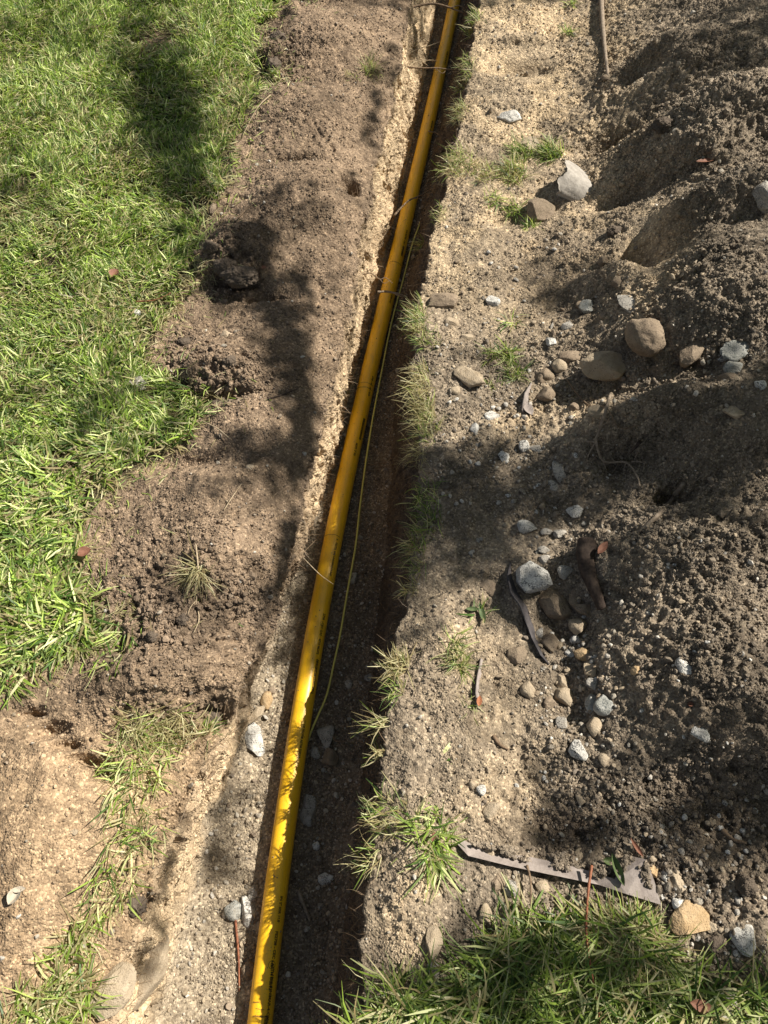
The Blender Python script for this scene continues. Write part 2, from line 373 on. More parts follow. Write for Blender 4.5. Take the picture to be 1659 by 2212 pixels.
# vertex colours: soil tones by region, plus some shade painted into the trench floor
pxx, pyy = px, py
base = np.zeros(P.shape); 
SANDY = np.array([.50,.385,.25]); MID = np.array([.235,.172,.118]); DARK = np.array([.115,.085,.06]); HEAP = np.array([.195,.158,.117]); FLOORC = np.array([.31,.255,.185])
TANL = np.array([.40,.285,.175])
def setc(mask, colr):
    global base
    m = np.clip(mask, 0, 1)[..., None]; base = base*(1-m)+colr*m
setc(np.ones_like(X), MID)
leftm = (ci <= c1)+0*X > 0
setc(np.where(leftm, .8*sm(1350, 1750, py), 0), TANL)
setc(np.where(~leftm, 1, 0), HEAP*1.25)
blot = .35+.65*sm(-.16, .14, perlin(X*4.5, Y*4.5, 7.7)+.6*perlin(X*13, Y*13, 7.7)+.4*perlin(X*40, Y*40, 7.7))
setc(np.where(~leftm, .9*blot*sm(850, 480, py)*sm(1500, 1250, px), 0), SANDY*.92)
setc(np.where(~leftm, blob([(1130,60,220,120,0,.7),(1400,560,90,150,20,1.),(1130,145,70,30,0,1.),(1250,900,230,60,-5,.75),(990,1500,140,220,0,.5),(1080,1700,200,110,0,.45),(880,1900,80,200,0,.8)]), 0)*blot, SANDY)
setc(np.where(~leftm, .75*sm(1180, 1450, px)*sm(250, 420, py)*(1-blob([(1400,560,90,170,20,1.)])), 0), HEAP)
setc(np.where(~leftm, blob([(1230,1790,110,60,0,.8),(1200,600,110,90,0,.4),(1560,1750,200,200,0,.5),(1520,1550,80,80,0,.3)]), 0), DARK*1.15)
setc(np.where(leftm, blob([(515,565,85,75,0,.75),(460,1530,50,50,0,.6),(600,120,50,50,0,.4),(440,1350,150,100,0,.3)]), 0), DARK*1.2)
# trench wall: humus band on top, tan subsoil below
depth = np.clip(-Z, 0, 1)
wn = perlin(X*8, Y*8, Z*8)*.11+perlin(X*25, Y*25, Z*25)*.04
wc = np.where(((ci < c2)+0*X) > 0, 1, 0)
setc(isW*1., DARK*1.7)
setc(isW*sm(.03, .11, depth+wn), np.array([.42,.315,.205]))
setc(isW*wc*sm(.08, .18, depth+wn)*sm(500,700,py+0*px)*.8+isW*wc*.9*sm(.03,.10,depth+wn)*sm(700,300,py), SANDY*1.08)
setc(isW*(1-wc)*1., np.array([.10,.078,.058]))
setc(isW*wc*sm(1080, 1200, py)*sm(1620, 1480, py)*.8, MID*.85)
setc(isF*1., FLOORC)
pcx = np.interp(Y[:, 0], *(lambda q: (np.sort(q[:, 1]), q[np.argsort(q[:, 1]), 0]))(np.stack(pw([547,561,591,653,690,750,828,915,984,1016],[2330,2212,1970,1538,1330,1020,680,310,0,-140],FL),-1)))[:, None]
setc(isF*sm(-.03, .03, X-pcx+perlin(X*20,Y*20,1.)*.05)*.85, np.array([.17,.132,.095]))  # right of the pipe: trench shade put into the floor colour as darker brown
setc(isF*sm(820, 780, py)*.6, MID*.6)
nb = perlin(X*9, Y*9, 4.4)*.10+perlin(X*30, Y*30, 4.4)*.05
setc(isF*wc*sm(.09, .0, X-bl+nb), np.array([.40,.30,.20]))
setc(isW*wc*sm(.24, .34, depth+nb)*sm(1100, 1300, py), FLOORC*1.15)
mot = sm(.05, .3, perlin(X*7, Y*7, 5.5)+.7*perlin(X*21, Y*21, 5.5)+.4*perlin(X*55, Y*55, 5.5))
setc(mot*.55*(~isW)*(~isF), base*.55)
setc(isLawn*1., np.array([.06,.05,.03]))
bare = blob([(350,95,70,28,0,1.),(385,60,40,25,0,.6),(190,1010,90,40,0,.7),(80,1060,60,30,0,.4),(500,620,60,40,0,.5)])
setc(isLawn*bare, MID*.9)
var = perlin(X*5, Y*5, Z*5)*.35+perlin(X*17, Y*17, Z*17)*.25
base = base*(1+var[..., None])
GP, GC, GN = P, base, gnormals(P)
def grid_faces(r0, r1, a, b, stride):
    i = np.arange(r0, r1-1)[:, None]; j = np.arange(a, b)[None, :]
    q = i*stride+j; return np.stack([q, q+1, q+stride+1, q+stride], -1).reshape(-1, 4)
def strip(name, a, b, mat, lab=None, **kw):
    sub = P[:, a:b+1].reshape(-1, 3); cc = base[:, a:b+1].reshape(-1, 3)
    o = mk(name, sub, grid_faces(0, R, 0, b-a, b-a+1), mat, col=cc)
    nn = GN[:, a:b+1].reshape(-1, 3)
    o.data.normals_split_custom_set_from_vertices(nn.astype(np.float32))
    tag(o, kind='structure'); return o
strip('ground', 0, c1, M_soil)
strip('trench_side', c1, c2, M_wall)
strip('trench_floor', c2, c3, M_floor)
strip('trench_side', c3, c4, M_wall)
strip('ground', c4, C-1, M_soil)
def gpoint(i, j, fi, fj):
    a = P[i, j]*(1-fi)[:, None]*(1-fj)[:, None]+P[i+1, j]*fi[:, None]*(1-fj)[:, None]+P[i, j+1]*(1-fi)[:, None]*fj[:, None]+P[i+1, j+1]*fi[:, None]*fj[:, None]
    return a
cellA = np.linalg.norm(np.cross(P[1:, :-1]-P[:-1, :-1], P[:-1, 1:]-P[:-1, :-1]), axis=-1)
vis = (px > -160) & (px < 1820) & (py > -120) & (py < 2330)
HX0, HY0, HS = -2.6, -.6, .005; HNX, HNY = 1200, 980
_hm = np.full((HNX, HNY), -9.); _ix = ((P[..., 0]-HX0)/HS).astype(int).ravel(); _iy = ((P[..., 1]-HY0)/HS).astype(int).ravel()
_ok = (_ix >= 0) & (_ix < HNX) & (_iy >= 0) & (_iy < HNY); np.maximum.at(_hm, (_ix[_ok], _iy[_ok]), P[..., 2].ravel()[_ok])
for _ in range(6):
    hole = _hm < -5; nb_ = np.maximum(np.maximum(np.roll(_hm, 1, 0), np.roll(_hm, -1, 0)), np.maximum(np.roll(_hm, 1, 1), np.roll(_hm, -1, 1))); _hm[hole] = nb_[hole]
def gz(x, y):
    i = np.clip(((np.asarray(x)-HX0)/HS).astype(int), 0, HNX-1); j = np.clip(((np.asarray(y)-HY0)/HS).astype(int), 0, HNY-1)
    z = _hm[i, j]; return np.where(z < -5, zground(x, y), z)
_at0 = at
def at(px, py, lift=0.):
    q = _at0(px, py, lift); d = float(gz(q[0], q[1]))-q[2]
    if abs(d) < .05:                     # slide along the sight line to the real, uneven surface
        k = d/(CAMH-q[2]); q = q+(np.array([0, 0, CAMH])-q)*k; q[2] = float(gz(q[0], q[1])) if abs(float(gz(q[0], q[1]))-q[2]) < .05 else q[2]
    return q
def sample(n, weight):
    """n random points of the ground, chosen by weight (R,C) per area"""
    wgt = (cellA*weight[:-1, :-1]).ravel(); cs = np.cumsum(wgt); k = np.searchsorted(cs, rng.random(n)*cs[-1])
    k = np.clip(k, 0, len(wgt)-1)
    i, j = np.divmod(k, C-1); fi = rng.random(n); fj = rng.random(n)
    return gpoint(i, j, fi, fj), GN[i, j], base[i, j], px[i, j], py[i, j]
# ------------------------------------------------------------------ crumbs
def ico(sub):
    bm = bmesh.new(); bmesh.ops.create_icosphere(bm, subdivisions=sub, radius=1); bm.verts.ensure_lookup_table()
    V = np.array([v.co[:] for v in bm.verts]); F = np.array([[v.index for v in f.verts] for f in bm.faces]); bm.free(); return V, F
I1, I2, I3, I4, I5 = ico(1), ico(2), ico(3), ico(4), ico(5)
def rotm(n):
    q = rng.normal(size=(n, 4)); q /= np.linalg.norm(q, axis=1, keepdims=True); a, b, c, d = q.T
    return np.stack([1-2*(c*c+d*d), 2*(b*c-a*d), 2*(b*d+a*c), 2*(b*c+a*d), 1-2*(b*b+d*d), 2*(c*d-a*b), 2*(b*d-a*c), 2*(c*d+a*b), 1-2*(b*b+c*c)], -1).reshape(n, 3, 3)
def lumps(shape, k, planes=7, amp=.16, seed=1):
    V, F = shape; out = []; r = np.random.default_rng(seed)
    for i in range(k):
        v = V.copy()
        for _ in range(planes):
            n_ = r.normal(size=3); n_ /= np.linalg.norm(n_); v = v-n_[None]*np.maximum(0, v@n_-r.uniform(.5, .85))[:, None]
        v = v*(1+perlin(v[:, 0]*2+i*7.7, v[:, 1]*2, v[:, 2]*2)*amp*3)[:, None]
        out.append(v*r.uniform(.7, 1.25, 3)[None])
    return np.array(out), F
def bits(name, pos, rad, col, mat, shape=I1, jit=.25, smooth=False, flat=.35):
    V, F = shape; n = len(pos)
    if V.ndim == 3: v0 = V[rng.integers(0, len(V), n)]; m = V.shape[1]
    else: v0 = V[None]; m = len(V)
    v = v0*(1+rng.normal(size=(n, m, 1))*jit*.5)
    v = v*(1+rng.uniform(-flat, flat, (n, 1, 3)))
    v = np.einsum('nij,nmj->nmi', rotm(n), v)*rad[:, None, None]+pos[:, None, :]
    f = F[None]+(np.arange(n)*m)[:, None, None]
    return mk(name, v.reshape(-1, 3), f.reshape(-1, F.shape[1]), mat, col=np.repeat(col, m, 0), smooth=smooth)
lawnW = np.where(isLawn, .15+.9*bare, 1.)
pat = np.clip(.55+perlin(X*6, Y*6, 3.)*1.8+perlin(X*19, Y*19, 3.)*1.2, .06, 1.6)
wgt = np.where(vis, lawnW*np.where(isW, .35+.7*sm(1., .45, Y), 1)*(.25+rough)*pat*(1-.85*smooth_), .0)
n = 120000
p_, nn_, c_, a_, b_ = sample(n, wgt)
r_ = np.clip(rng.lognormal(math.log(.0018), .42, n), .0010, .0075)
cc_ = c_*rng.uniform(.5, 1.4, (n, 1))
tag(bits('soil_crumbs', p_+nn_*(r_*.35)[:, None], r_, cc_, M_crumb), 'loose crumbs of soil scattered over the dug ground', 'soil', kind='stuff')
# bigger clods where the ground is rough
wgt2 = pat*np.where(vis & ~isF & ~isW, lawnW*np.clip(rough-.38, 0.02, 1)**1.3, 0)+np.where(vis & (isF | isW), .03, 0)
n = 17000
LUMP = lumps(I2, 30, 8, .2, 5); GRAV = lumps(I2, 30, 9, .06, 6)
p_, nn_, c_, a_, b_ = sample(n, wgt2)
r_ = np.clip(rng.lognormal(math.log(.0032), .42, n), .0020, .0105)
tag(bits('soil_clods', p_+nn_*(r_*.25)[:, None], r_, c_*rng.uniform(.7, 1.25, (n, 1)), M_crumb, LUMP, .08, False), 'clods of brown soil lying on the rough heaps and banks', 'soil', kind='stuff')
# gravel grains
right = (ci > c4)+0*X > 0
gw = np.where(vis & right, .12+blob([(1240,1500,90,260,0,1.),(1450,1880,140,180,-30,1.3),(1050,1000,220,120,0,.7),(1560,750,100,60,0,1.2),(1100,830,200,120,0,.6),(1560,2050,100,80,0,1.)]), 0)+np.where(vis & isF, .8, 0)+np.where(vis & leftm & ~isLawn, .06, 0)
n = 9000
p_, nn_, c_, a_, b_ = sample(n, gw)
r_ = np.clip(rng.lognormal(math.log(.0030), .45, n), .0016, .009)
pal = np.array([[.34,.30,.24],[.26,.22,.17],[.32,.255,.175],[.19,.155,.12],[.44,.40,.34],[.25,.195,.14]])
cc_ = pal[rng.integers(0, 6, n)]*rng.uniform(.7, 1.15, (n, 1))
tag(bits('gravel', p_+nn_*(r_*.4)[:, None], r_, cc_, M_gravel, GRAV, .02, False), 'fine grey and tan gravel mixed into the loose soil', 'gravel', kind='stuff')
# ------------------------------------------------------------------ grass
def blades(name, b, az, L, W, t0, bend, col, mat=None, parent=None, loc=None, tip=.25, roll=None):
    n = len(b); S = 4
    s = np.linspace(0, 1, S)
    if roll is None: roll = rng.normal(0, .35, n)
    th = t0[:, None]+bend[:, None]*s[None, :]
    h = np.stack([np.sin(az), np.cos(az)], -1)
    pts = np.zeros((n, S, 3)); cur = b.copy(); pts[:, 0] = cur
    curl = rng.normal(0, .8, n)
    for k in range(1, S):
        tm = (th[:, k]+th[:, k-1])/2; az2 = az+curl*k/S
        d = np.stack([np.sin(tm)*np.sin(az2), np.sin(tm)*np.cos(az2), np.cos(tm)], -1)
        cur = cur+d*(L/(S-1))[:, None]; pts[:, k] = cur
    az3 = az+np.pi/2+roll*.6
    side = np.stack([np.sin(az3)*np.cos(roll), np.cos(az3)*np.cos(roll), np.sin(roll)], -1)
    wd = np.array([.75, 1., .8, tip])
    v = np.empty((n, S, 2, 3))
    for k in range(S):
        o = side*(W*wd[k]/2)[:, None]; v[:, k, 0] = pts[:, k]-o; v[:, k, 1] = pts[:, k]+o
    f = np.array([[0,1,3,2],[2,3,5,4],[4,5,7,6]])
    F = f[None]+(np.arange(n)*8)[:, None, None]
    sh = np.array([.6, .85, 1., 1.08])
    c = np.repeat(col[:, None, :], S, 1)
    c = c*np.array([1.25, 1.1, 1., 1.])[None, :, None] if False else c
    c = np.repeat(c[:, :, None, :], 2, 2)
    return mk(name, v.reshape(-1, 3), F.reshape(-1, 4), mat or M_grass, parent, col=c.reshape(-1, 3), loc=loc)
GREEN = np.array([[.165,.25,.04],[.26,.365,.06],[.075,.14,.03],[.40,.49,.13],[.20,.27,.085],[.60,.63,.30]])
STRAW = np.array([[.42,.37,.19],[.36,.31,.16],[.5,.46,.27],[.30,.24,.12]])
def gcol(n, straw=.15, dark=1.):
    c = GREEN[rng.integers(0, len(GREEN), n)]*rng.uniform(.75, 1.25, (n, 1))*dark
    k = rng.random(n) < straw; c[k] = STRAW[rng.integers(0, 4, k.sum())]*rng.uniform(.8, 1.15, (k.sum(), 1)); return c
# the lawn
le2 = le-.01+perlin(X*9, Y*9, 5.)*.12+perlin(X*35, Y*35, 5.)*.08
edge_d = le2-X
lw = np.where((X < le2) & vis & (X < xl-.05), (.25+.75*sm(0, .07, edge_d))*(1-.93*bare), 0)
clump = perlin(X*11, Y*11, 0*X)*.5+perlin(X*33, Y*33, 0*X)*.6
lw = lw*np.clip(.9+clump*2.2, .05, 2.6)
n = 92000
b_, nn_, c_, a_, q_ = sample(n, lw)
gx = perlin(b_[:, 0]*6, b_[:, 1]*6, 1.5); gy = perlin(b_[:, 0]*6, b_[:, 1]*6, 8.5)
az = np.arctan2(gx, gy)+rng.normal(0, 1.0, n)
flop = sm(600, 1250, q_)
L = rng.uniform(.030, .062, n)*(1+.35*flop); t0 = rng.uniform(.15, 1.15, n)+.25*flop; bend = rng.uniform(.1, 1.0, n)
W = rng.uniform(.0026, .0054, n)*(1+.4*flop)
patch = perlin(b_[:, 0]*4, b_[:, 1]*4, 3.5)
col = gcol(n, .0)*(1+.5*patch[:, None])*rng.uniform(.7, 1.35, (n, 1))
st = rng.random(n) < np.clip(.22+.7*np.maximum(-patch, 0)+.12*flop, 0, .65); col[st] = STRAW[rng.integers(0, 4, st.sum())]*rng.uniform(.75, 1.15, (st.sum(), 1)); t0[st] = rng.uniform(.9, 1.5, st.sum())
t0 = np.minimum(t0, 1.5); bend = np.minimum(bend, 1.75-t0)
b_ = b_+np.stack([0*t0, 0*t0, rng.uniform(0, .016, n)*(t0 > .8)], -1)
tag(blades('lawn_grass', b_, az, L, W, t0, bend, col), 'bright green lawn grass left of the trench', 'grass', kind='stuff')
# lawn outside the frame, coarser
lw2 = np.where(isLawn & ~vis & (X > -4.5) & (Y > -1.2) & (Y < 7.5), 1., 0)
n = 30000
b_, nn_, c_, a_, q_ = sample(n, lw2)
tag(blades('lawn_grass', b_, rng.uniform(0, 6.28, n), rng.uniform(.04, .08, n), rng.uniform(.005, .009, n), rng.uniform(.2, 1.1, n), rng.uniform(.1, .6, n), gcol(n)), 'green lawn grass running on past the edge of the picture', 'grass', kind='stuff')
# stray clippings over the torn edge
n = 3200
b_, nn_, c_, a_, q_ = sample(n, np.where((X > le-.04) & (X < xl-.03) & vis & leftm, np.exp(-np.maximum(X-le, 0)/.05), 0))
tag(blades('grass_clippings', b_+nn_*.003, rng.uniform(0, 6.28, n), rng.uniform(.012, .05, n), rng.uniform(.0015, .0035, n), rng.uniform(1.25, 1.65, n), rng.uniform(-.2, .3, n), gcol(n, .65)), 'clippings strewn from the lawn edge onto the bare bank', 'grass clippings', kind='stuff')
# dry clippings lying on the lawn
n = 9000
b_, nn_, c_, a_, q_ = sample(n, lw)
b_[:, 2] += rng.uniform(.018, .034, n)
tag(blades('grass_clippings', b_, rng.uniform(0, 6.28, n), rng.uniform(.015, .045, n), rng.uniform(.002, .0038, n), rng.uniform(1.25, 1.7, n), rng.uniform(-.2, .2, n), gcol(n, .6)), 'pale dry clippings lying over the lawn', 'grass clippings', kind='stuff')
def patchgrass(name, poly, n, lab, straw=.25, Lr=(.04, .09), Wr=(.003, .006), main=None, spreadv=1.2, tilt=(.5, 1.4), holes=None, dark=1.):
    m = inpoly(px, py, poly) & ~isF
    wv = m*np.clip(.8+clump*1.5, .05, 2)
    if holes: wv = wv*(1-np.clip(blob(holes), 0, 1))
    b_, nn_, c_, a_, q_ = sample(n, wv)
    az = rng.uniform(0, 6.28, n) if main is None else rng.normal(main, spreadv, n)
    t0 = rng.uniform(*tilt, n); bend = np.minimum(rng.uniform(.1, .8, n), 1.75-t0)
    b_[:, 2] += rng.uniform(0, .014, n)
    return tag(blades(name, b_, az, rng.uniform(*Lr, n), rng.uniform(*Wr, n), t0, bend, gcol(n, straw, dark)), lab, 'grass', kind='stuff')
patchgrass('rough_grass', [(720,2330),(790,2190),(840,2110),(900,2150),(970,2120),(1040,2040),(1120,1990),(1250,1985),(1350,2015),(1420,2030),(1450,2080),(1530,2125),(1800,2160),(1820,2330)], 4600,
           'rough dark green grass along the bottom right corner', .2, (.03, .125), (.002, .0062), None, 1.2, (.7, 1.55), [(880,2010,50,60,0,1.),(800,2130,60,50,0,.7)], .72)
patchgrass('rough_grass', [(1280,1985),(1400,2000),(1440,2060),(1380,2120),(1300,2050)], 1300,
           'matted straw coloured grass below the grey violet sheet', .7, (.04, .08), (.002, .004), None, 1.2, (.9, 1.5))
patchgrass('torn_grass_strip', [(250,1590),(330,1560),(380,1620),(330,1720),(350,1800),(300,1880),(270,1960),(200,2010),(160,2000),(200,1900),(235,1800),(225,1700)], 560,
           'torn strip of green grass running down the bare left bank', .42, (.025, .07), (.0016, .0046), math.pi, 1.1, (.6, 1.45))
patchgrass('torn_grass_strip', [(200,2010),(170,2060),(200,2110),(190,2212),(-20,2230),(20,2180),(120,2120),(150,2000)], 420,
           'sparse yellowing grass at the bottom left corner', .55, (.04, .08), (.0025, .005), None, 1.1, (.7, 1.45))
patchgrass('torn_grass_strip', [(255,1540),(380,1530),(460,1590),(400,1610),(340,1620),(250,1610)], 420,
           'thin dry grass and rootlets on top of the left bank', .8, (.03, .07), (.0015, .003), None, 1.1, (.8, 1.5))
# single tufts
def tuft(px_, py_, n, L, lab, straw=.2, az0=None, sp=1.6, W=.0032, rad=.02, tilt=(.3, 1.35), lift=0., stretch=(1., 1.), group=None, dark=1.):
    n = int(n*1.6); o = at(px_, py_)
    r = rad*np.sqrt(rng.random(n)); a = rng.uniform(0, 6.28, n)
    bx = o[0]+r*np.cos(a)*stretch[0]; by = o[1]+r*np.sin(a)*stretch[1]
    b = np.stack([bx, by, np.maximum(gz(bx, by), o[2]-.05)-.003+lift], -1)
    az = rng.uniform(0, 6.28, n) if az0 is None else rng.normal(az0, sp*.6, n)
    t0 = rng.uniform(*tilt, n)
    k_ = .78 if straw >= .25 else 1.; straw = min(1, straw+(.2 if straw >= .25 else .06)); t0 = np.clip(t0+rng.normal(.15, .25, n), .1, 1.75)
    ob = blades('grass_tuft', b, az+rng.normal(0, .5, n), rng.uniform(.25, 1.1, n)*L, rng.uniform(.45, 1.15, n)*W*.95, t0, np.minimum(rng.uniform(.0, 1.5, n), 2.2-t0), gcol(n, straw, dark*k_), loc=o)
    return tag(ob, lab, 'grass tuft', group)
LFT = -math.pi/2
tuft(1025,60,120,.065,'small green tuft on the right rim at the top edge of the picture',.3,LFT,1.5,.003,.05,stretch=(.5,1.6))
tuft(1010,165,170,.07,'thin tuft on the right rim beside the second crossing root',.45,LFT,1.6,.0022,.05,stretch=(.5,2.))
tuft(995,250,130,.065,'sparse dry tuft on the right rim left of the pale half buried stone',.5,LFT,1.6,.002,.05,stretch=(.5,1.6))
tuft(990,350,240,.07,'loose green tuft on the rim left of the cupped shard',.35,LFT,2.,.0025,.07,stretch=(.9,1.3))
tuft(955,460,70,.045,'low tuft on the right rim where the wire bends',.4,LFT,1.8,.0022,.05,stretch=(.6,1.2))
tuft(915,525,34,.085,'spiky tuft reaching from the right rim over the pipe',.25,LFT,.6,.0034,.012)
tuft(905,690,170,.075,'dense spiky tuft overhanging the trench right of the pipe',.4,LFT,1.1,.0026,.05,stretch=(.6,1.6))
tuft(930,735,90,.05,'short green tuft just below the dense spiky one',.35,LFT,1.8,.0025,.04)
tuft(915,850,230,.085,'big straw yellow tuft hanging over the right rim',.75,LFT,1.3,.0022,.06,stretch=(.5,1.8))
tuft(925,915,150,.075,'green and straw tuft under the big yellow one',.45,LFT+.6,1.6,.0028,.05,stretch=(.6,1.5))
tuft(905,975,50,.07,'few long straws bent down over the rim',.8,LFT-.7,.8,.002,.03)
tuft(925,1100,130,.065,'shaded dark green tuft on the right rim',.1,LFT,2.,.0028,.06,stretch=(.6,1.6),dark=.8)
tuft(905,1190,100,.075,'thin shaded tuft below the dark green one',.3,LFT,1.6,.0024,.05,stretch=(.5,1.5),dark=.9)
tuft(890,1270,30,.06,'few bent yellow stems on the rim left of the flat brown stone',.7,LFT,1.2,.0026,.02)
tuft(865,1440,90,.07,'curly yellow tuft hanging at the rim right of the wire',.75,LFT+.3,1.4,.003,.025)
tuft(860,1490,30,.06,'small green tuft under the curly yellow tuft',.2,LFT,1.5,.003,.02)
tuft(835,1560,24,0.094,'long pale blades stretching left into the trench',.6,LFT,.9,.0032,.014,(.9,1.6))
tuft(825,1625,16,0.07,'single bent stalk and leaves above the dark stones',.5,LFT,.8,.004,.012)
tuft(840,1760,80,0.066,'wide leaved tuft on the rim beside the pipe',.3,LFT,1.5,.003,.045)
tuft(800,1850,40,0.07,'long leaves drooping from the rim into the trench',.3,LFT-.4,1.1,.0028,.03)
tuft(930,1795,120,.075,'fresh green tuft right of the wide leaved one',.12,None,1.6,.0042,.045)
tuft(945,1850,60,.09,'green tuft reaching down towards the rough grass',.12,math.pi,1.2,.005,.03)
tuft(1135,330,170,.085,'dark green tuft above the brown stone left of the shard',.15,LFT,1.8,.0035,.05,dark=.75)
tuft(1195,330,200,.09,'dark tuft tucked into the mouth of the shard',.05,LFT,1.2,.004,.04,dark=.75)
tuft(1110,372,220,.08,'flattened tuft left of the shard',.3,LFT,2.,.0032,.05)
tuft(1050,375,140,.065,'thin tuft between rim and shard',.4,None,2.,.0026,.05)
tuft(1062,432,70,.06,'small bright tuft below the flattened ones',.1,None,2.,.003,.03)
tuft(1110,455,70,.065,'short green tuft left of the brown stone',.1,None,2.,.0032,.025)
tuft(1145,490,60,.055,'bright green sprout below the brown stone',.0,None,2.,.0032,.02)
tuft(1235,8,50,.055,'green sprout at the top edge above the sandy footprint',.1,None,2.,.0034,.015)
tuft(1228,70,60,.055,'small tuft on the sandy ground left of the stick',.15,None,2.,.003,.02)
tuft(1105,700,26,.075,'two or three green blades on sandy ground above the angular stone',.1,None,2.,.0036,.02)
tuft(1062,770,60,.06,'small dull tuft right of the angular tan stone',.3,None,2.,.0028,.025)
tuft(1095,765,60,.075,'broad leaved sprout between the tan stone and the cobbles',.05,None,2.,.0045,.02)
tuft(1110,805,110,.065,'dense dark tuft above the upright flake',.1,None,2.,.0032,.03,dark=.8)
tuft(1060,835,24,.04,'faint tuft in the gravel left of the upright flake',.2,None,2.,.003,.02,dark=.8)
tuft(985,1400,80,.07,'thin tuft on the bank left of the split stone',.3,None,2.,.0028,.03,stretch=(.7,1.5))
tuft(1000,1440,60,.065,'thin tuft at the upright rusty edge',.3,None,2.,.0028,.02)
tuft(1010,1520,14,.05,'few short blades under the rusty edge',.3,None,2.,.0032,.02)
tuft(1040,1320,10,.06,'curled green leaves beside the flat brown stone',.1,None,2.,.006,.02)
tuft(960,1640,8,.06,'lone broad blades flat on the tan bank',.1,math.pi/2,.8,.009,.02,(1.3,1.5))
tuft(270,1320,40,.07,'dried weed lying on the rough left bank',.9,None,2.,.002,.03,(.9,1.5))
tuft(425,1235,90,.085,'uprooted weed with pale stems on the left bank',.85,math.pi,2.,.003,.025,(.8,1.5))
tuft(800,150,120,.07,'grey green tuft at the head of the upper left bank',.5,None,2.,.0026,.04)
tuft(760,165,40,.045,'smaller tuft beside the grey green one',.5,None,2.,.0026,.03)
tuft(430,600,130,.06,'dry shaggy fringe where the lawn meets the dark clod',.75,math.pi,2.,.002,.06,(.8,1.5))
tuft(290,567,120,.022,'pale clump of dried clippings on the lawn',.95,None,2.,.003,.018,(.3,1.5),lift=.02)
tuft(380,890,140,.08,'long blades flopping over the edge of the lawn',.15,1.9,1.1,.0045,.07,(.7,1.4))
tuft(445,1580,40,.06,'loose green blades beside the dark hole in the bank',.3,1.2,1.,.004,.02,(.9,1.5))
tuft(240,1400,110,.085,'drooping green blades at the lower corner of the lawn',.15,2.4,1.1,.005,.06,(.7,1.4))
tuft(20,1470,50,.08,'last green blades of the lawn at the left edge',.1,2.8,1.,.005,.03,(.7,1.4))
# fine hair roots hanging off both walls
def hair(a, b, n, lab, c=(.28,.2,.13)):
    sel = np.zeros_like(px); sel[:, a:b] = 1; sel = sel*vis*(.3+np.clip(perlin(X*14, Y*14, Z*14)*3, 0, 2))*sm(-.30, -.04, Z)
    b_, nn_, c_, a_, q_ = sample(n, sel)
    az = np.arctan2(nn_[:, 0], nn_[:, 1])+rng.normal(0, 1.1, n)
    col = np.array(c)[None]*rng.uniform(.6, 1.5, (n, 1))
    tag(blades('hair_roots', b_+nn_*.001, az, rng.uniform(.015, .06, n), rng.uniform(.0007, .0014, n), rng.uniform(.9, 1.9, n), rng.uniform(.2, 1.3, n), col), lab, 'roots', kind='stuff')
hair(c1-8, c2, 2600, 'fine hair roots hanging out of the left trench side')
hair(c3, c4+6, 1300, 'fine hair roots hanging out of the right trench side', (.2,.14,.09))
# ------------------------------------------------------------------ stones
labels_used = {}
def rock(seed, shape, planes=9, rough_=.05, round_=.82, fine=0.):
    V = shape[0].copy(); r = np.random.default_rng(seed)
    for _ in range(planes):
        nrm = r.normal(size=3); nrm /= np.linalg.norm(nrm); d = r.uniform(round_-.22, round_+.06)
        e = np.maximum(0, V@nrm-d); V = V-nrm[None]*e[:, None]*.92
    V = V*(1+perlin(V[:, 0]*1.7+seed, V[:, 1]*1.7, V[:, 2]*1.7)*rough_*2.4+perlin(V[:, 0]*5+seed, V[:, 1]*5, V[:, 2]*5)*rough_)[:, None]
    V = V*(1+perlin(V[:, 0]*14+seed, V[:, 1]*14, V[:, 2]*14)*(rough_*.4+fine))[:, None]
    if fine: V = V*(1-np.abs(perlin(V[:, 0]*8+seed, V[:, 1]*8, V[:, 2]*8))*fine*3)[:, None]
    return V
_sid = [11]
def stone(px_, py_, w_, h_, mat, lab, rot=0, thick=.62, sink=.3, planes=9, name='stone', round_=.78, tilt=0, z=None, group=None, cat='stone', rough_=.05):
    _sid[0] += 7; s = _sid[0]
    o = at(px_, py_+h_*.25) if z is None else np.array([*pw(px_, py_, z), z])
    sc = pxm(px_, py_, o[2])
    a = w_/2/sc; b = h_/2/sc*1.08; c = thick*min(a, b)*1.0
    big = max(w_, h_)
    planes += 3; round_ -= .03; sink += .09 if cat == 'stone' else .03
    shp = I5 if big > 60 or cat == 'clod' else I4 if big > 26 else I3
    V = rock(s, shp, planes, rough_, round_, .12 if cat == 'clod' else 0.)
    V = V/np.abs(V).max(0)
    V = V*np.array([a, b, c])
    R_ = np.array(Matrix.Rotation(math.radians(rot), 3, 'Z') @ Matrix.Rotation(math.radians(tilt), 3, 'X'))
    V = V@R_.T
    o[2] = o[2]+c*(1-2*sink)
    ob = mk(name, V+o, shp[1], MS[mat] if isinstance(mat, str) else mat, loc=o)
    return tag(ob, lab, cat, group)
S = stone
S(1305,785,112,62,'tan','big smooth oval cobble lying flat below the rounded boulder',-3,.85,.12,5,round_=.9)
S(1385,722,84,92,'brown','rounded grey brown boulder with a pale top right of the trench',20,.95,.25,7,round_=.88)
S(1495,735,62,80,'brown','shaded brown boulder half sunk in the heap beside the rounded one',-30,.8,.45,7)
S(1010,802,84,52,'tan','angular tan stone with a bright broken face near the rim',-28,.8,.3,11,round_=.72)
S(1232,766,56,34,'brown','flat dark cobble right above the small egg stone',10,.7,.3,5,round_=.88)
S(1208,786,34,32,'tan','small egg shaped stone touching the flat dark cobble',0,.85,.25,4,round_=.92)
S(1175,798,42,40,'brown','dusty triangular stone left of the small egg stone',20,.7,.4,9)
